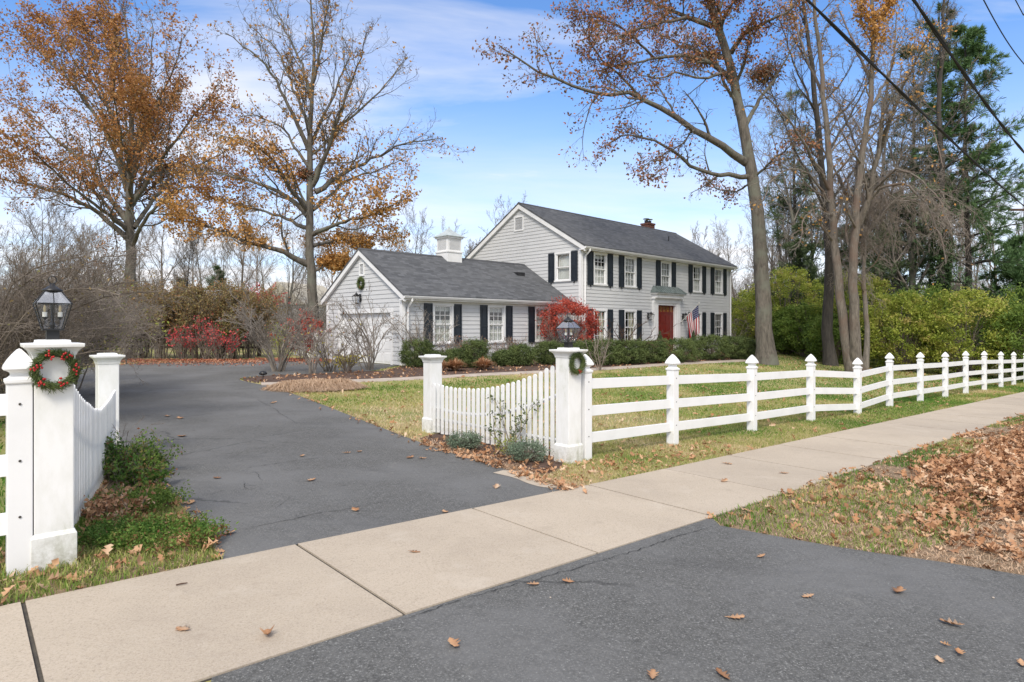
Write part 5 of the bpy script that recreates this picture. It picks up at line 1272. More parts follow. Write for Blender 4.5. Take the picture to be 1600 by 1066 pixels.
place_bare('c', 1370, 42, 19, 'tall pale bare tree right of the twin trunks')
place_bare('a', 1425, 38, 16.5, 'bare tree between the twin trunks and the tall pine')
place_bare('c', 1560, 48, 13, 'bare tree at the right of the tall pine')
place_bare('d', 1585, 44, 9, 'small bare tree at the right picture edge')
gg = 'far bare trees on the skyline'
for i, (u, Yy, hs) in enumerate(((-60, 62, 11), (-10, 70, 11), (90, 66, 11), (135, 75, 12), (170, 60, 10), (215, 80, 13), (300, 85, 13), (350, 95, 14), (425, 90, 13), (480, 84, 13), (520, 70, 12), (575, 80, 13), (610, 62, 10), (1115, 80, 13), (1205, 75, 14), (1245, 66, 14), (1300, 60, 15), (1345, 62, 15), (1400, 60, 15), (1480, 70, 15), (1530, 64, 13), (1620, 60, 12), (1680, 55, 12))):
    place_bare('abcd'[i % 4], u, Yy, hs, 'far bare grey tree on the skyline', gg)

# green ivy stem
x, y = at(283, 51.7); t = empty('ivy_clad_stump', (x, y, TZ(x, y)), 0, 'narrow green ivy-covered stump between the two oaks', 'ivy')
n = 2500; zz_ = g.uniform(2, 5.5, n); aa = g.uniform(0, 6.28, n); V, F = leafquads(g, np.stack([(.12 + .22 * g.random(n)) * np.cos(aa), (.12 + .22 * g.random(n)) * np.sin(aa), zz_], 1), .2, .9); npmesh('foliage', V, F, M['lf_green'], t, rnd=np.repeat(g.random(n), 4))
V, F = tubes(np.array([[(0, 0, -.2), (0, .05, 3), (.1, 0, 5.5)]]), np.array([[.12, .1, .05]]), 6); npmesh('trunk', V, F, M['bark_dark'], t)

# ================================================================== SHRUBS
def twig_shrub(name, x, y, h, w, label, seed, mat, ns=26, n1=9, n2=7, n3=4, leaf=None, lper=0, lsize=.06, arch=.0, cat='shrub', group=None, r0=.018, keep=None, spread=.05, base=.15, mr=.004, up=.1, wig=.12):
    g = np.random.default_rng(seed); root = empty(name, (x, y, TZ(x, y)), 0, label, cat, group)
    az = g.uniform(0, 6.283, ns); K = 10; S = np.zeros((ns, K, 3)); S[:, 0, 0] = np.cos(az) * base * g.random(ns) * w; S[:, 0, 1] = np.sin(az) * base * g.random(ns) * w; S[:, 0, 2] = -.05
    sp = g.uniform(.15, 1, ns) * w / h * 1.1; d = nrm(np.stack([np.cos(az) * sp, np.sin(az) * sp, np.ones(ns)], 1)); L = h * np.sqrt(1 + sp ** 2 * .5) * g.uniform(.7, 1.05, ns)
    for k in range(1, K):
        d = nrm(d + g.normal(0, wig, (ns, 3)) + np.stack([np.cos(az), np.sin(az), -np.ones(ns) * 1.2], 1) * arch * k / K); S[:, k] = S[:, k - 1] + d * (L / (K - 1))[:, None]
    SR = r0 * g.uniform(.6, 1.1, (ns, 1)) * np.linspace(1, .3, K)
    A, AR = kids(g, S, SR, n1, .22, 1, (20, 55), (.22, .4), P=6, wig=wig * 1.3, up=up, minr=mr * 1.3)
    parts = [tubes(S, SR, 5), tubes(A, AR, 4)]; last = A
    if n2: B, BR = kids(g, A, AR, n2, .15, 1, (20, 60), (.35, .55), P=4, wig=wig * 1.6, up=up * .5, minr=mr); parts.append(tubes(B, BR, 3)); last = B
    if n3: C, CR = kids(g, B, BR, n3, .15, 1, (20, 60), (.4, .6), P=3, wig=wig * 1.6, up=up * .5, minr=mr * .8); parts.append(tubes(C, CR, 3)); last = C
    V, F = join_geo(parts); npmesh('stems', V, F, mat, root)
    if leaf is not None and lper: scatter_leaves('foliage', g, last, lper, lsize, leaf, root, spread, keep)
    return root
def leaf_bush(name, x, y, rx, ry, h, label, seed, leaf, n=9000, size=.06, nc=60, cat='shrub', group=None, rz=0, box=0., stems=True, z0=.0, cl=.20, ls=.45):
    """foliage gathered in many small clumps over the bush's volume"""
    g = np.random.default_rng(seed); root = empty(name, (x, y, TZ(x, y)), rz, label, cat, group)
    q = nrm(g.normal(size=(nc, 3)))
    if box: q = q / np.maximum(np.abs(q).max(1, keepdims=True), 1e-6) * box + q * (1 - box)
    rad = g.uniform(.45, 1, (nc, 1)) ** .5; c = q * rad * (np.array([rx, ry, h / 2]) - cl * .5); c[:, 2] += h / 2 + z0; c[:, 2] = np.maximum(c[:, 2], .08)
    idx = g.integers(0, nc, n); p = c[idx] + g.normal(0, 1, (n, 3)) * cl * g.uniform(.4, 1., (nc, 1))[idx] * np.array([1, 1, .8]); p[:, 2] = np.where(p[:, 2] < .02, g.uniform(.02, .3 * h + .02, n), p[:, 2])
    V, F = leafquads(g, p, size, ls if ls < .5 else .6); r = np.clip(g.random(nc)[idx] * .5 + g.random(n) * .5, 0, 1); npmesh('foliage', V, F, leaf, root, rnd=np.repeat(r, 4))
    if stems:
        m = min(nc, 60); e = c[:m]; b = e * np.array([.12, .12, 0]); mid = e * np.array([.5, .5, .6]) + g.normal(0, .04 * h, (m, 3)); V, F = tubes(np.stack([b, mid * .6 + b * .4, mid, e], 1), np.tile(np.array([.02, .016, .012, .006]) * (h / 1.6) ** .5, (m, 1)), 4); npmesh('stems', V, F, M['twig_brown'], root)
    return root
def gp(u, v): x, y = G(u, v); return float(x), float(y)
# huge bare shrubs behind the near-left pillar
for i, (u, Yy, h, w, lb) in enumerate(((-70, 9.5, 3.5, 2.0, 'dense bare shrub cut by the left edge behind the fence'), (35, 12, 2.95, 1.35, 'dense bare shrub right behind the nearest lantern'), (98, 13.5, 2.7, 1.0, 'dense bare shrub behind the short near pillar, beside the driveway'), (10, 15.5, 3.3, 2.0, 'taller bare shrub behind the nearest lantern'))):
    x, y = at(u, Yy)
    twig_shrub('bare_shrub', x, y, h, w, lb, 60 + i, (M['twig_brown'], M['twig'], M['twig_brown'], M['twig'])[i], 48, 12, 8, 4, leaf=M['lf_yellowgreen'] if i == 2 else M['lf_olive'], lper=1, lsize=.06, arch=.16, group='bare shrubs behind the near fence', r0=.024, base=.3, mr=.0035,
               keep=(lambda p, g: (p[:, 0] > .6) & (g.random(len(p)) < .22)) if i == 2 else (lambda p, g: g.random(len(p)) < .03))
# twiggy hedge along the far edge of the drive
hl = ('leftmost', 'second', 'third', 'fourth', 'fifth', 'sixth', 'seventh', 'rightmost')
for i, u in enumerate((205, 228, 252, 282, 312, 338, 364, 388)):
    x, y = at(u, 28.5 + .5 * (i % 2)); h = 3.1 + random.uniform(-.15, .2)
    twig_shrub('hedge_shrub', x, y, h, .78, '%s upright rust-green shrub of the twiggy hedge beyond the driveway' % hl[i], 70 + i, M['twig_brown'], 34, 9, 6, 3, leaf=M['lf_olive'], lper=4, lsize=.09, arch=.02, group='twiggy hedge beyond the driveway', r0=.02, base=.4, mr=.0045, wig=.07,
               keep=lambda p, g: (g.random(len(p)) < .55) & (p[:, 2] > 1.2))
for i, (u, dv, h, lb) in enumerate(((288, 0, 1.5, 'crimson-leaved small bush at the foot of the hedge, left one'), (322, 0, 1.9, 'brightest crimson bush at the foot of the hedge, middle one'), (345, 0, 1.4, 'thin red bush low in the hedge, right one'), (472, 0, 2.1, 'scarlet bush between the forked bare shrub and the garage'), (404, 0, 3.3, 'tall red-topped bush behind the hedge end'))):
    x, y = at(u, 27.3 if i < 4 else 31); twig_shrub('red_bush', x, y, h, .75, lb, 90 + i, M['twig_brown'], 16, 7, 5, 0, leaf=M['lf_crimson'] if i != 3 else M['lf_red'], lper=4 if i != 3 else 8, lsize=.11, group='small red bushes along the drive edge', base=.3, mr=.005, keep=(lambda p, g: (g.random(len(p)) < .45)) if i == 3 else (lambda p, g: (g.random(len(p)) < .20) & (clump(p, .5) > .40)) if i < 4 else (lambda p, g: p[:, 2] > 2.6))
x, y = at(362, 28.2); leaf_bush('small_shrub', x, y, .5, .4, 1.6, 'small yellow-green shrub inside the right part of the hedge', 98, M['lf_yellowgreen'], 900, .09, 20, z0=.6)
# bare shrubs before the garage
for i, (u, v, h, w, ns, lb, m) in enumerate(((435, 581, 2.6, 1.1, 20, 'large bare vase-shaped shrub at the mulch tip', 'twig'), (487, 584, 1.75, .6, 8, 'small bare shrub second from the mulch tip', 'twig'), (515, 581, 1.95, 1.05, 10, 'bare spreading shrub before the left half of the garage door', 'twig'), (541, 582, 1.1, .6, 14, 'low bare shrub with yellow leaves at its foot', 'twig_pale'), (578, 578, 2.7, 1.35, 13, 'large bare spreading shrub before the right half of the garage door', 'twig'), (664, 572, 2.35, .9, 12, 'bare shrub against the wing wall left of the first window', 'twig'))):
    x, y = gp(u, v)
    twig_shrub('bare_shrub', x, y, h, w, lb, 100 + i, M[m], ns, 7, 5 if i == 0 else 4, 3 if i == 0 else 2, leaf=M['lf_yellow'] if i in (1, 2, 3) else M['lf_brown'], lper=2, lsize=.075, arch=.10, r0=.028, group='bare shrubs in front of the garage', base=.18, mr=.0065, keep=(lambda p, g: (p[:, 2] < .55) & (g.random(len(p)) < .5)) if i == 3 else (lambda p, g: g.random(len(p)) < .03))
x, y = gp(440, 578); leaf_bush('small_shrub', x, y, .35, .3, 1.2, 'pale yellow-green leaves tucked inside the large vase-shaped shrub', 97, M['lf_yellowgreen'], 160, .10, 10, z0=.6, stems=True)
for i, (u, v, h, w, lb) in enumerate(((716, 572, 1.15, .75, 'brownish twiggy shrub under the first wing window'), (742, 571, 1.0, .6, 'brownish twiggy shrub between the first two wing windows'), (795, 569, 1.15, .65, 'brownish twiggy shrub under the second wing window'))):
    x, y = gp(u, v); twig_shrub('twiggy_shrub', x, y, h, w, lb, 120 + i, M['twig'], 26, 8, 5, 0, leaf=M['lf_brown'], lper=2, lsize=.05, group='twiggy shrubs along the wing wall', base=.4, mr=.005, keep=lambda p, g: g.random(len(p)) < .35)
x, y = gp(975, 568); twig_shrub('bare_shrub', x, y, 2.3, 1.0, 'dark bare shrub before the second ground floor window', 124, M['darkwood'], 9, 6, 4, 0, arch=.15, r0=.03, base=.1, mr=.007)
x, y = gp(936, 579); twig_shrub('sapling', x, y, 1.5, .85, 'pale leafless sapling on the lawn just right of the far pillar', 125, M['twig_pale'], 8, 5, 3, 0, arch=-.02, r0=.02, base=.05, mr=.005)
x, y = gp(1122, 566); twig_shrub('sapling', *H(12.9, -1.0), 2.0, .7, 'thin leafless sapling before the last ground floor window', 126, M['twig'], 5, 5, 3, 0, r0=.018, base=.05, mr=.005)
# boxwoods along the wing and the front hedge
def box(u, v, w, d, h, lb, i, grp, n=6500, sz=.05, bx=.55):
    x, y = gp(u, v); x += .0; leaf_bush('boxwood_bush', x, y + d * .8, w, d, h, lb, 130 + i, M['lf_hedge'], n * 2, sz, 260, group=grp, rz=HA, box=bx, cl=.085)
grp = 'clipped boxwoods along the garage wing'
box(648, 575, .62, .55, 1.03, 'rounded dark boxwood at the wing corner', 0, grp); box(742, 576, .50, .5, 1.05, 'tall boxwood between the first and second wing windows', 1, grp); box(712, 576, .55, .45, .70, 'low boxwood under the first wing window', 2, grp)
box(790, 573, .55, .45, .62, 'low boxwood under the second wing window', 3, grp); box(815, 573, .55, .5, .85, 'boxwood between the second and third wing windows', 4, grp); box(857, 571, .55, .5, .95, 'boxwood just left of the far pillar', 5, grp); box(675, 574, .4, .4, .6, 'small boxwood beside the wing corner boxwood', 6, grp, 4000)
grp = 'boxwood hedge in front of the main house'
for i, (u, v, w, d, h, lb) in enumerate(((905, 573, .9, .6, 1.0, 'hedge mound directly behind the far pillar'), (945, 572, .9, .7, 1.05, 'first hedge mound right of the far pillar'), (985, 570.5, .85, .7, 1.03, 'second hedge mound right of the far pillar'), (1022, 568, .8, .6, .98, 'hedge mound left of the front steps'), (1062, 568, 1.25, .8, 1.10, 'largest hedge mound below the flag'), (1118, 564, 1.1, .8, 1.22, 'hedge mound below the last two windows'), (1158, 562.5, .9, .7, 1.15, 'hedge mound past the house corner'), (1180, 562, .8, .6, 1.0, 'last hedge mound touching the lawn oak trunk'))):
    box(u, v, w, d, h, lb, 10 + i, grp, 11000, .055, .75)
def cone_bush(x, y, h, r, label):
    g = np.random.default_rng(150); root = empty('cone_evergreen', (x, y, TZ(x, y)), 0, label, 'shrub', 'cone evergreens beside the front door'); n = 5200
    z = h * (1 - g.random(n) ** .55) * .98 + .04; a = g.uniform(0, 6.283, n); q = r * (1 - z / h) ** .8 * g.uniform(.55, 1.05, n); V, F = leafquads(g, np.stack([q * np.cos(a), q * np.sin(a), z], 1), .05); npmesh('foliage', V, F, M['lf_dark'], root, rnd=np.repeat(g.random(n), 4))
    V, F = tubes(np.array([[(0, 0, -.1), (0, 0, .6), (0, 0, h * .9)]]), np.array([[.03, .02, .005]]), 6); npmesh('trunk', V, F, M['bark_dark'], root)
for a, lb in ((5.55, 'small cone evergreen at the left of the front door'), (9.0, 'small cone evergreen at the right of the front door')):
    x, y = H(a, -.75); cone_bush(x, y, 1.4, .34, lb)
x, y = gp(893, 566); leaf_bush('burning_bush', x, y + 1.2, 1.42, 1.1, 2.2, 'bright red burning bush behind the far lantern', 160, M['lf_red'], 11000, .085, 95, z0=.62, cl=.18)
twig_shrub('bare_shrub', x - .1, y + 1.2, 2.0, 1.2, 'bare stems filling the hollow of the red bush', 161, M['twig'], 30, 8, 5, 0, base=.3, mr=.006)
def tuft(name, x, y, n, h, sp, label, seed, mat, group=None, w=.012, cat='plant', droop=1.):
    g = np.random.default_rng(seed); root = empty(name, (x, y, TZ(x, y)), 0, label, cat, group); az = g.uniform(0, 6.283, n); ln = h * g.uniform(.6, 1.15, n); out = sp * g.random(n) ** .6
    P_ = np.zeros((n, 5, 3)); 
    for k in range(5):
        f = k / 4; rr = .04 * g.random(n) + out * f ** 1.2; P_[:, k] = np.stack([rr * np.cos(az), rr * np.sin(az), ln * (f - droop * .55 * f ** 2.4 * (out / sp))], 1)
    s_ = np.stack([-np.sin(az), np.cos(az), np.zeros(n)], 1)[:, None] * (w * np.array([.6, 1, 1, .7, .1]))[None, :, None]
    V = np.stack([P_ - s_, P_ + s_], 2).reshape(-1, 3); k = np.arange(n)[:, None] * 10 + np.arange(4)[None] * 2; F = np.stack([k, k + 1, k + 3, k + 2], -1).reshape(-1, 4)
    npmesh('blades', V, F, mat, root, rnd=np.repeat(g.random(n), 10)); return root
for i, (u, v, lb) in enumerate(((711, 580, 'dried tan perennial clump below the first wing window'), (756, 578, 'dried tan perennial clump below the second wing window'), (690, 581, 'smaller dried clump behind the short lawn-side pillar'))):
    x, y = gp(u, v); tuft('dried_clump', x, y, 420 if i < 2 else 160, .48, .5 if i < 2 else .3, lb, 170 + i, M['litter'], 'dried perennial clumps', .022)
def mound(x, y, R_, h, label, seed):
    g = np.random.default_rng(seed); root = empty('dried_grass_mound', (x, y, TZ(x, y)), 0, label, 'plant', 'dried grass mounds'); n = 5200
    a = g.uniform(0, 6.283, n); r = R_ * np.sqrt(g.random(n)); bx_ = r * np.cos(a) * 1.15; by = r * np.sin(a) * .8; hh = h * (1 - (r / R_) ** 2 * .8) * (.7 + .5 * clump(np.stack([bx_, by, bx_], 1), .25)); az = a + g.normal(0, 1.0, n); L_ = g.uniform(.12, .34, n)
    P0 = np.stack([bx_, by, hh * g.uniform(.2, .7, n)], 1); D_ = np.stack([np.cos(az), np.sin(az), np.zeros(n)], 1); P1 = P0 + D_ * (L_ * .4)[:, None] + np.array([0, 0, 1]) * (hh * .45)[:, None]; P2 = P0 + D_ * L_[:, None]; P2[:, 2] = np.maximum(P0[:, 2] * .5, .01)
    s_ = np.stack([-np.sin(az), np.cos(az), np.zeros(n)], 1) * .005; V = np.stack([P0 - s_, P0 + s_, P1 + s_, P1 - s_, P2 + s_ * .3, P2 - s_ * .3], 1).reshape(-1, 3); k = np.arange(n)[:, None] * 6
    npmesh('blades', V, np.concatenate([k + np.array([0, 1, 2, 3]), k + np.array([3, 2, 4, 5])]), M['dry'], root, rnd=np.repeat(g.random(n), 6))
for i, (u, v, sp, lb) in enumerate(((478, 608, .85, 'wide matted mound of dried grass at the bed edge, left part'), (505, 606, .85, 'wide matted mound of dried grass at the bed edge, right part'))):
    x, y = gp(u, v); mound(x, y, sp, .22, lb, 175 + i)
# right side shrubs along the property line
def bigbush(t, n, rx, h, lb, i, lf, cnt=15000):
    x, y = xy(t, n); leaf_bush('green_shrub', x, y, rx, rx * .9, h * 1.1, lb, 200 + i, lf, cnt, .14, int(240 * rx / 2), group='green shrubs along the right boundary', cl=.20)
bigbush(31.5, -.2, 2.3, 3.6, 'yellow-green shrub nearest the street at the right edge', 0, M['lf_green'])
bigbush(31.0, 2.6, 2.4, 4.0, 'broad yellow-green shrub below the low pine', 1, M['lf_yellowgreen'])
bigbush(30.2, 5.2, 2.3, 3.8, 'yellow-green shrub in front of the ivy trunk', 2, M['lf_yellowgreen'])
bigbush(31.5, 7.6, 2.4, 4.7, 'tallest yellow-green shrub left of the ivy trunk', 3, M['lf_yellowgreen'])
bigbush(29.4, 7.9, 1.7, 2.6, 'green shrub close behind the twin trunks at right', 4, M['lf_green'])
bigbush(31.5, 10.4, 2.0, 3.0, 'low green shrub in the gap behind the twin trunks', 5, M['lf_green'])
bigbush(33.5, 12.6, 2.5, 5.2, 'tall yellow-green shrub between the lawn oak and the dark trunk', 6, M['lf_yellowgreen'])
bigbush(32.3, 12.0, 1.7, 2.8, 'low green shrub right of the lawn oak trunk', 7, M['lf_green'])
bigbush(36, 15.8, 2.4, 4.2, 'yellow-green shrub just right of the house corner', 8, M['lf_yellowgreen'])
bigbush(35, 0.5, 2.6, 4.4, 'dark green shrub behind the street-end shrubs', 9, M['lf_green'])
bigbush(35.5, 5.5, 2.6, 4.4, 'dark green shrub behind the ivy trunk', 10, M['lf_green'])
bigbush(33.0, -2.4, 2.0, 3.2, 'green shrub past the end of the fence at the sidewalk', 11, M['lf_green'])
bigbush(39, 13, 2.6, 5, 'far green shrub in the corner of the yard', 12, M['lf_green'])
# plants by the gate
x, y = gp(724, 703); leaf_bush('lavender_bush', x, y, .27, .2, .26, 'grey-green lavender mound by the short lawn-side pillar', 180, M['lf_sage'], 3600, .026, 70, cl=.05, group='lavender mounds by the picket panel')
x, y = gp(824, 722); leaf_bush('lavender_bush', x, y, .28, .22, .28, 'grey-green lavender mound near the foot of the far tall pillar', 181, M['lf_sage'], 4200, .024, 70, cl=.055, group='lavender mounds by the picket panel')
x, y = gp(797, 706); twig_shrub('rose_bush', x, y, .92, .42, 'leggy rose bush growing in front of the open picket panel', 182, M['twig_brown'], 5, 5, 0, 0, leaf=M['lf_hedge'], lper=13, lsize=.045, r0=.008, base=.15, mr=.003, spread=.03)
x, y = gp(790, 712); leaf_bush('small_shrub', x, y, .18, .14, .30, 'yellowing low leaves at the foot of the rose bush', 183, M['lf_yellowgreen'], 300, .03, 25, cl=.05)
for i, (u, v, rx, h, lb, lf) in enumerate(((200, 742, .34, .30, 'bushy green weed in front of the short near pillar', 'lf_weed'), (228, 738, .22, .20, 'smaller green weed spilling onto the driveway', 'lf_weed'), (160, 748, .28, .42, 'reddish weed against the near picket panel', 'lf_weed'), (215, 795, .42, .14, 'low green ground cover in the middle of the near bed', 'lf_green'), (270, 850, .42, .07, 'low green ground cover near the sidewalk corner', 'lf_weed'), (190, 850, .34, .09, 'low leafy patch near the nearest pillar', 'lf_weed'))):
    x, y = gp(u, v); leaf_bush('weed_clump', x, y, rx, rx * .8, h, lb, 190 + i, M[lf], int(2600 * rx / .3), .032 if i < 3 else .028, 60, cl=.06, group='weeds in the near planting bed', stems=i < 3)
x, y = gp(175, 735); twig_shrub('bare_weed', x, y, .62, .3, 'leafless forked weed stem in front of the near picket panel', 199, M['twig_brown'], 4, 4, 3, 0, r0=.006, base=.1, mr=.0022)

for i, (u, v, h, w, lb, lf) in enumerate(((205, 745, .52, .30, 'leafy upright weed in front of the short near pillar', 'lf_weed'), (232, 742, .42, .22, 'leafy weed leaning over the driveway edge', 'lf_green'), (182, 752, .45, .24, 'reddish leafy weed near the picket panel foot', 'lf_weed'), (215, 765, .30, .25, 'dark leafy weed in the middle of the near bed', 'lf_weed'), (170, 812, .22, .26, 'low brown dead weed near the picket panel', 'litter'))):
    x, y = gp(u, v); twig_shrub('tall_weed', x, y, h, w, lb, 260 + i, M['twig_brown'], 22, 5, 0, 0, leaf=M[lf], lper=7, lsize=.035 if i < 3 else .045, r0=.004, base=.5, mr=.0016, spread=.025, cat='weed', group='tall weeds in the near planting bed')
x, y = at(1352, 30.5); tree('weeping_tree', (x, y, TZ(x, y)), 'low bare tree with pale drooping branches right behind the twin trunks', 'tree',
     [(np.array([(x, y, -.8), (x + .1, y, 1.5), (x - .1, y, 3.8), (x, y, 6.2), (x + .1, y, 8.2)]), .15, .05)], [(np.array([(x, y, 6.0), (x + a * 1., y + b * 1., 7.8), (x + a * 2.2, y + b * 2.2, 8.0), (x + a * 3.4, y + b * 3.4, 6.6)]), .05, .012) for a, b in ((1.4, 0), (.2, .3), (1.1, -.7), (.5, -.9), (.6, .8), (1.5, .5), (-.6, -.3))],
     270, M['bark_pale'], M['twig_pale'], None, auto=(14, .45, .97, (30, 70), (.35, .55)), n2=12, n3=9, n4=3, lper=0, len2=(.3, .6), up=.05, droop=.22)
# distant brush: one uncountable mass on either side
def brush(name, seed, spans, n, mat, h=(2.5, 5)):
    g = np.random.default_rng(seed); xs = []; 
    for (u0, u1, Y0, Y1, k) in spans:
        m = int(n * k); u = g.uniform(u0, u1, m); Yv = g.uniform(Y0, Y1, m); xs.append(np.stack([(u - 800) / FPX * Yv, Yv], 1))
    xs = np.concatenate(xs); m = len(xs); S = np.zeros((m, 6, 3)); S[:, 0, :2] = xs; S[:, 0, 2] = terr(xs[:, 0], xs[:, 1]) - .1; d = nrm(np.concatenate([g.normal(0, .35, (m, 2)), np.ones((m, 1))], 1)); L = g.uniform(*h, m)
    for k in range(1, 6): d = nrm(d + g.normal(0, .14, (m, 3))); S[:, k] = S[:, k - 1] + d * (L / 5)[:, None]
    SR = .028 * np.ones((m, 1)) * np.linspace(1, .4, 6); A, AR = kids(g, S, SR, 8, .15, 1, (20, 60), (.3, .5), P=4, wig=.2, up=.1, minr=.014); B, BR = kids(g, A, AR, 5, .15, 1, (20, 60), (.4, .6), P=3, wig=.2, up=.05, minr=.010)
    V, F = join_geo([tubes(S, SR, 4), tubes(A, AR, 3), tubes(B, BR, 3)]); tag(npmesh(name, V, F, mat), kind='stuff')
brush('brush_thicket', 300, ((-200, 200, 24, 50, .20), (150, 530, 38, 75, .45)), 1500, M['twig'], (2, 4))
brush('brush_thicket', 301, ((1130, 1330, 46, 70, .45), (1330, 1750, 44, 62, .55)), 1400, M['twig_brown'], (3, 6.5))

# ================================================================== GRASS, LITTER, FALLEN LEAVES
def inpoly(x, y, poly):
    c = np.zeros(len(x), bool); n = len(poly)
    for i in range(n):
        x1, y1 = poly[i]; x2, y2 = poly[(i + 1) % n]
        if y1 == y2: continue
        c ^= ((y1 > y) != (y2 > y)) & (x < (x2 - x1) * (y - y1) / (y2 - y1) + x1)
    return c
walk_poly = w1 + w2[::-1]
def blocked(x, y):
    t, n = tn(x, y); h = np.zeros(len(x), bool)
    dx, dy = x - OX, y - OY; a = dx * .717 + dy * .697; b = -dx * .697 + dy * .717
    h |= (a > -9.6) & (a < 15.1) & (b > -.1) & (b < 8.3)
    return h | inpoly(x, y, drive_poly) | inpoly(x, y, bed) | inpoly(x, y, walk_poly) | ((n < sw_e - .03) & (n > -2.52))
def inview(x, y, z=0):
    u = 800 + FPX * x / np.maximum(y, .1); return (y > 1.8) & (u > -320) & (u < 2200)
def blades(g, x, y, h, w, lean=.5):
    n = len(x); z = terr(x, y) + .0; az = g.uniform(0, 6.283, n); l = g.normal(0, lean, (n, 2)) * h[:, None]
    b = np.stack([np.cos(az), np.sin(az), np.zeros(n)], 1) * w[:, None]; p = np.stack([x, y, z], 1); m = p + np.stack([l[:, 0] * .35, l[:, 1] * .35, h * .6], 1); tp = p + np.stack([l[:, 0], l[:, 1], h * g.uniform(.6, 1, n)], 1)
    V = np.stack([p - b, p + b, m + b * .7, m - b * .7, tp], 1).reshape(-1, 3); k = np.arange(n) * 5
    return V, np.stack([k, k + 1, k + 2, k + 3], 1), np.stack([k + 3, k + 2, k + 4], 1)
g = np.random.default_rng(77)
def area_pts(n, t0, t1, n0, n1):
    t = g.uniform(t0, t1, n); q = g.uniform(n0, n1, n); return xy(t, q)
Xs = []; Ys = []; Hs = []; Ws = []
def put(x, y, h, w, ok=None):
    m = inview(x, y) & ~blocked(x, y)
    if ok is not None: m &= ok(x, y)
    x, y = x[m], y[m]; Xs.append(x); Ys.append(y); Hs.append(h * g.uniform(.6, 1.3, len(x))); Ws.append(w * g.uniform(.7, 1.3, len(x)))
def notbed(x, y): return ~inpoly(x, y, bd2) & ~inpoly(x, y, ap)
put(*area_pts(34000, -1.6, 8, sw_e, .6), .045, .0035, notbed)                  # strip by the sidewalk
put(*area_pts(30000, 8, 30, sw_e, .6), .06, .007, notbed)
put(*area_pts(60000, -4, 14, .4, 9), .05, .006, notbed)
put(*area_pts(90000, -6, 34, .4, 22), .055, .012, notbed)
put(*area_pts(34000, -8, -3.4, sw_e, .9), .062, .0032, lambda x, y: (tn(x, y)[0] < -4.3) & ((~inpoly(x, y, left_bed)) | (clump(np.stack([x, y, x], 1), .45) > .42) | (tn(x, y)[1] < -.75)))    # near left
put(*area_pts(20000, -16, -5, -1.06, 4), .07, .005, lambda x, y: x < -3.2)
put(*area_pts(150000, -1.5, 24, -7.4, -2.56), .06, .004, lambda x, y: (~inpoly(x, y, ap)) & (clump(np.stack([x, y, x], 1), .55) > .42 - .16 * (tn(x, y)[0] < 2.5)))
x, y = np.concatenate(Xs), np.concatenate(Ys); V, F4, F3 = blades(g, x, y, np.concatenate(Hs), np.concatenate(Ws))
# blade tone: yellower towards the drive, greener by the fence
tt, nn_ = tn(x, y); tone = np.clip(.42 + .24 * (clump(np.stack([x, y, x * 0], 1), 1.6) - .5) * 2 + .16 * g.normal(size=len(x)) - .10 * (tt > 8) - .22 * ((x < -2) & (y < 8)) + .10 * ((tt < 3) & (nn_ > -1.1) & (x > -2)) - .30 * (nn_ < -2.5) - .08 * (tt > 3) + .13 * ((x < 4) & (y > 8.5) & (x > -3)), 0, 1)
tag(npmesh('grass', V, [F4, F3], M['grass'], rnd=np.repeat(tone, 5)), kind='stuff')

# dead flattened grass on the verge and along the paving edges
Xs, Ys, Hs, Ws = [], [], [], []
put(*area_pts(90000, -1.5, 24, -7.4, -2.56), .05, .003, lambda x, y: ~inpoly(x, y, ap))
put(*area_pts(26000, -1.0, 3, -6.5, -3.2), .055, .0035, lambda x, y: ~inpoly(x, y, ap))
put(*area_pts(16000, -1.6, 14, sw_e, .5), .05, .003, notbed)
put(*area_pts(5000, -8, -3.4, sw_e, .9), .05, .003, lambda x, y: (tn(x, y)[0] < -4.3))
k = g.integers(0, len(drv_right) - 1, 9000); f = g.random((9000, 1)); ed = np.array(drv_right); p = ed[k] * (1 - f) + ed[k + 1] * f + g.normal(0, .16, (9000, 2)); put(p[:, 0], p[:, 1], .06, .004)
x, y = np.concatenate(Xs), np.concatenate(Ys); V, F4, F3 = blades(g, x, y, np.concatenate(Hs) * .6, np.concatenate(Ws), 1.4)
tag(npmesh('dry_grass', V, [F4, F3], M['dry'], rnd=np.repeat(g.random(len(x)), 5)), kind='stuff')

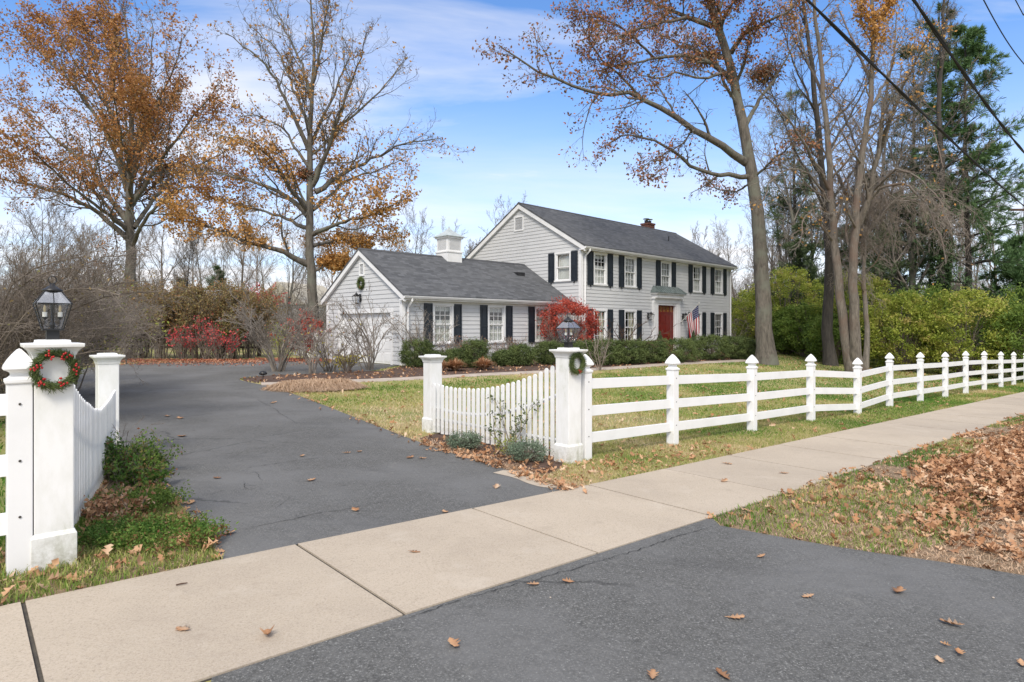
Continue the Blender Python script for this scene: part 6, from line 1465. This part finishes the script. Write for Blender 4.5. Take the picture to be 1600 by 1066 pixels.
# oak leaves
ST = [(0, .015), (.08, .02), (.20, .17), (.28, .07), (.42, .33), (.50, .10), (.66, .34), (.74, .12), (.88, .16), (1, .01)]
def leaf_template(st, curl, bend, tw=0.):
    V = []
    for i, (a, w) in enumerate(st):
        for s_ in (-1, 0, 1):
            y_ = s_ * w; V.append((a - .5 + (.06 if s_ and i % 2 == 0 else 0), y_, curl * y_ * y_ * 3 + bend * (a - .5) ** 2 * 2 + tw * y_ * (a - .5)))
    F = []
    for i in range(len(st) - 1):
        for j in (0, 1): k = 3 * i + j; F.append((k, k + 1, k + 4, k + 3))
    return np.array(V), np.array(F)
ST2 = [(0, .01), (.2, .16), (.3, .06), (.5, .32), (.6, .10), (.78, .26), (1, .01)]
def scatter_litter(name, x, y, zoff, size, mat, tilt, st=ST2, seed=1, label=None):
    g = np.random.default_rng(seed); n = len(x); T0, F0 = leaf_template(st, 1, 0); m = len(T0); T = np.tile(T0[None], (n, 1, 1)); c = g.uniform(-.6, 2.2, (n, 1)); b = g.uniform(-.3, .9, (n, 1))
    T[:, :, 2] = c * T0[None, :, 1] ** 2 * 3 * .7 + b * T0[None, :, 0] ** 2 * 2 * .7; T = T * (size * g.uniform(.65, 1.25, (n, 1, 1)))
    az = g.uniform(0, 6.283, n); ax = g.normal(0, tilt, n); ay = g.normal(0, tilt, n)
    cz, sz = np.cos(az), np.sin(az); cx_, sx = np.cos(ax), np.sin(ax); cy_, sy = np.cos(ay), np.sin(ay)
    X = T[:, :, 0]; Y_ = T[:, :, 1]; Z = T[:, :, 2]
    Y1 = Y_ * cx_[:, None] - Z * sx[:, None]; Z1 = Y_ * sx[:, None] + Z * cx_[:, None]; X2 = X * cy_[:, None] + Z1 * sy[:, None]; Z2 = -X * sy[:, None] + Z1 * cy_[:, None]
    X3 = X2 * cz[:, None] - Y1 * sz[:, None]; Y3 = X2 * sz[:, None] + Y1 * cz[:, None]
    zb = terr(x, y) + zoff; Z3 = Z2 - Z2.min(1, keepdims=True)
    V = np.stack([X3 + x[:, None], Y3 + y[:, None], Z3 + zb[:, None]], -1).reshape(-1, 3); F = (np.arange(n)[:, None, None] * m + F0[None]).reshape(-1, 4)
    return tag(npmesh(name, V, F, mat, rnd=np.repeat(g.random(n), m)), kind='stuff')
# leaf pile on the verge
x, y = area_pts(86000, -1., 26, -7.5, -2.5); t_, n_ = tn(x, y)
edge = clump(np.stack([x, y, x], 1), .6); dens = np.clip((t_ - .6 - 1.0 * edge - .25 * np.clip(-3.3 - n_, 0, 2)) / 1.0, 0, 1) * np.clip((-2.80 - n_ - .45 * edge) / .35, 0, 1)
dens = np.maximum(dens, .05 + .10 * (edge > .45) + .30 * (n_ < -3.7) * (t_ > 0)); dens = np.maximum(dens, .25 * np.exp(-np.abs(n_ + 2.62) / .06) * (edge > .55))
m = (g.random(len(x)) < dens) & inview(x, y) & ~inpoly(x, y, ap); x, y, dz = x[m], y[m], dens[m]
heap = np.clip(dz - .2, 0, 1) * g.random(len(x)) * (.10 + .10 * clump(np.stack([x, y, x], 1), 1.2))
scatter_litter('leaf_litter', x, y, .008 + heap, .096, M['litter'], .38, seed=2)
# bed by the picket panel, near-left bed, and edges of the drive
def litter_in(poly, n, size, seed, mat=M['litter'], tilt=.4, box_=None):
    xs = [p[0] for p in poly]; ys = [p[1] for p in poly]; x = g.uniform(min(xs), max(xs), n); y = g.uniform(min(ys), max(ys), n); m = inpoly(x, y, poly); return scatter_litter('leaf_litter', x[m], y[m], .012, size, mat, tilt, seed=seed) if seed != 14 else scatter_litter('leaf_litter', x[m], y[m], .03, size, mat, tilt, seed=seed)
litter_in(bd2, 800, .075, 3); litter_in(left_bed, 700, .10, 4); litter_in(left_bed, 220, .09, 14); litter_in(bed, 9000, .10, 5)
# scattered leaves on the lawn and the curb strip
x, y = area_pts(2100, -4, 31, sw_e, 16); m = inview(x, y) & ~blocked(x, y); scatter_litter('leaf_litter', x[m], y[m], .02, .11, M['litter'], .4, seed=6)
x, y = area_pts(420, -4, 3, sw_e, -.2); m = (inview(x, y) & ~blocked(x, y)) ; scatter_litter('leaf_litter', x[m], y[m], .02, .07, M['litter'], .4, seed=16)
# leaves along the driveway edges
ed = np.array(drv_right); k = g.integers(0, len(ed) - 1, 260); f = g.random((260, 1)); p = ed[k] * (1 - f) + ed[k + 1] * f + g.normal(0, .09, (260, 2)); scatter_litter('leaf_litter', p[:, 0], p[:, 1], .016, .085, M['litter'], .35, seed=7)
ed = np.array([G(343, 872), G(300, 812), G(262, 768), G(235, 724)]); k = g.integers(0, 3, 60); f = g.random((60, 1)); p = ed[k] * (1 - f) + ed[k + 1] * f + g.normal(0, .05, (60, 2)); scatter_litter('leaf_litter', p[:, 0], p[:, 1], .016, .095, M['litter'], .35, seed=8)
# red leaves at the far edge of the drive
n = 5200; u = g.uniform(150, 520, n); Yv = 27.5 - np.abs(g.normal(0, 1.6, n)) + (u > 400) * 1.0; x = (u - 800) / FPX * Yv; scatter_litter('red_leaf_litter', x, Yv, .016, .10, M['redlitter'], .3, seed=9)
# bark chips and dark crumbs in the mulch are part of its material

def fallen(u, v, size, label, seed, curl=1.2, bend=.5, tw=.6, mat='litter', rz=None, rnd=.5):
    g = np.random.default_rng(seed); x, y = G(u, v); z = TZ(x, y) + .017; size = size * .88; V, F = leaf_template(ST, curl * .33, bend * .30, tw * .35); V = V * size
    V = V * np.array([1, g.uniform(.85, 1.15), 1]); V += g.normal(0, size * .008, V.shape); V[:, 2] -= V[:, 2].min() - .002
    o = npmesh('fallen_leaf', V, F, M[mat], rnd=np.full(len(V), rnd)); o.location = (float(x), float(y), float(z)); o.rotation_euler = (g.normal(0, .08), g.normal(0, .08), g.uniform(0, 6.28) if rz is None else rz)
    md = o.modifiers.new('thick', 'SOLIDIFY'); md.thickness = .0012
    tag(o, label, 'fallen leaf', 'fallen leaves on the paving')
FL = [(418, 997, .135, 'curled coppery leaf on the nearest sidewalk flag', 3.0, .9, .3), (287, 989, .11, 'thin flat leaf left of the curled coppery leaf', .3, .2, .9), (647, 867, .10, 'small orange leaf on the second sidewalk flag', .5, .3, .8),
      (708, 1012, .125, 'tan leaf near the bottom edge of the asphalt apron', 1.5, .6, .4), (832, 918, .10, 'leaf at the sidewalk and apron seam, paler of two', .8, .5, .6), (888, 914, .09, 'brown leaf just right of the seam leaf', 1.2, .5, .3),
      (1148, 971, .125, 'star-shaped tan leaf in the middle of the apron', .5, .4, .6), (1263, 936, .10, 'small pale leaf right of the star-shaped one', .6, .4, .9), (1404, 930, .14, 'brown leaf on the apron with its ends curled up', 1.0, 1.0, .3),
      (1488, 981, .14, 'big pale two-lobed leaf at the right of the apron', 1.6, .8, .9), (1478, 1014, .06, 'small crumpled leaf below the big pale leaf', 2.0, 1.0, .6), (1499, 1027, .09, 'crumpled tan leaf near the right bottom corner', 1.8, 1.0, .7),
      (1467, 1036, .075, 'narrow pale leaf left of the crumpled corner leaf', .4, .2, .95), (1190, 873, .10, 'orange-brown leaf near the verge corner', .9, .5, .4), (1020, 1063, .10, 'leaf cut by the bottom edge, left one', .9, .5, .4), (1130, 1062, .11, 'leaf cut by the bottom edge, right one', 1., .6, .2), (1596, 1043, .09, 'leaf cut by the right edge of the apron', .9, .5, .5),
      (356, 838, .125, 'tan leaf on the driveway beside the sidewalk corner', .8, .8, .9), (555, 800, .14, 'long orange leaf on the driveway crack', .8, .6, .8), (695, 803, .10, 'leaf on the driveway just behind the sidewalk', .7, .7, .5), (487, 753, .13, 'pale orange leaf in the middle of the near driveway', .9, .8, .85),
      (340, 750, .12, 'dark brown leaf on the left of the near driveway', .9, .6, .1), (776, 764, .15, 'large tan leaf below the picket panel', .6, .4, 1.), (640, 718, .15, 'reddish leaf pair below the short lawn-side pillar', 1., .9, .3), (660, 719, .13, 'second reddish leaf below the short lawn-side pillar', 1., .9, .4),
      (541, 710, .13, 'brown leaf far along the driveway, left of a pair', .8, .6, .5), (562, 708, .12, 'brown leaf far along the driveway, right of a pair', .8, .6, .6), (472, 715, .12, 'small pale leaf left of the driveway pair', .8, .6, .9), (285, 684, .20, 'pale leaf on the far left of the driveway', .8, .6, .8), (281, 655, .2, 'orange leaf behind the pale leaf at the driveway left', .8, .6, .4), (262, 652, .16, 'leaf behind the pale leaf at the driveway left, paler one', .8, .6, .9),
      (262, 745, .13, 'leaf lying at the edge of the green weed', 1., .7, .6), (278, 784, .13, 'pale curled leaf at the near bed edge', 1.4, .9, 1.), (427, 631, .2, 'orange leaf by the lawn edge of the driveway', .9, .6, .5), (1135, 727, .16, 'orange leaf on the grass edge of the sidewalk', .9, .6, .6), (1131, 755, .14, 'pale leaf pile on the sidewalk middle', 1.2, .9, .9), (1225, 742, .13, 'brown leaf on the sidewalk right of the pale pile', .9, .5, .4), (928, 740, .17, 'large pale leaf on the grass below the far tall pillar', .9, .5, 1.)]
for i, (u, v, sz, lb_, cu, be, rn) in enumerate(FL): fallen(u, v, sz, lb_, 400 + i, cu, be, .5, rnd=min(.98, rn), mat='litter')
x, y = G(275, 920); mb = MB(); mb.tube([(0, 0, .006), (.03, .004, .007), (.062, .002, .006)], [.004, .0045, .003], 6); tag(mb.build('twig', M['darkwood'], loc=(x, y, TZ(x, y) + .016), rz=.5), 'short dark twig lying on the nearest sidewalk flag', 'twig')
for i, (u, v, r_, lb_) in enumerate(((1552, 938, .008, 'tiny white pebble at the right of the apron'), (860, 938, .006, 'tiny pebble on the sidewalk'))): 
    x, y = G(u, v); mb = MB(); mb.lathe([(.2 * r_, -r_ * .5), (r_, 0), (.7 * r_, r_ * .6), (.1 * r_, r_ * .8)], 7); tag(mb.build('pebble', M['paving'], loc=(x, y, TZ(x, y) + .015)), lb_, 'pebble')
print('built', len(bpy.data.objects), 'objects')
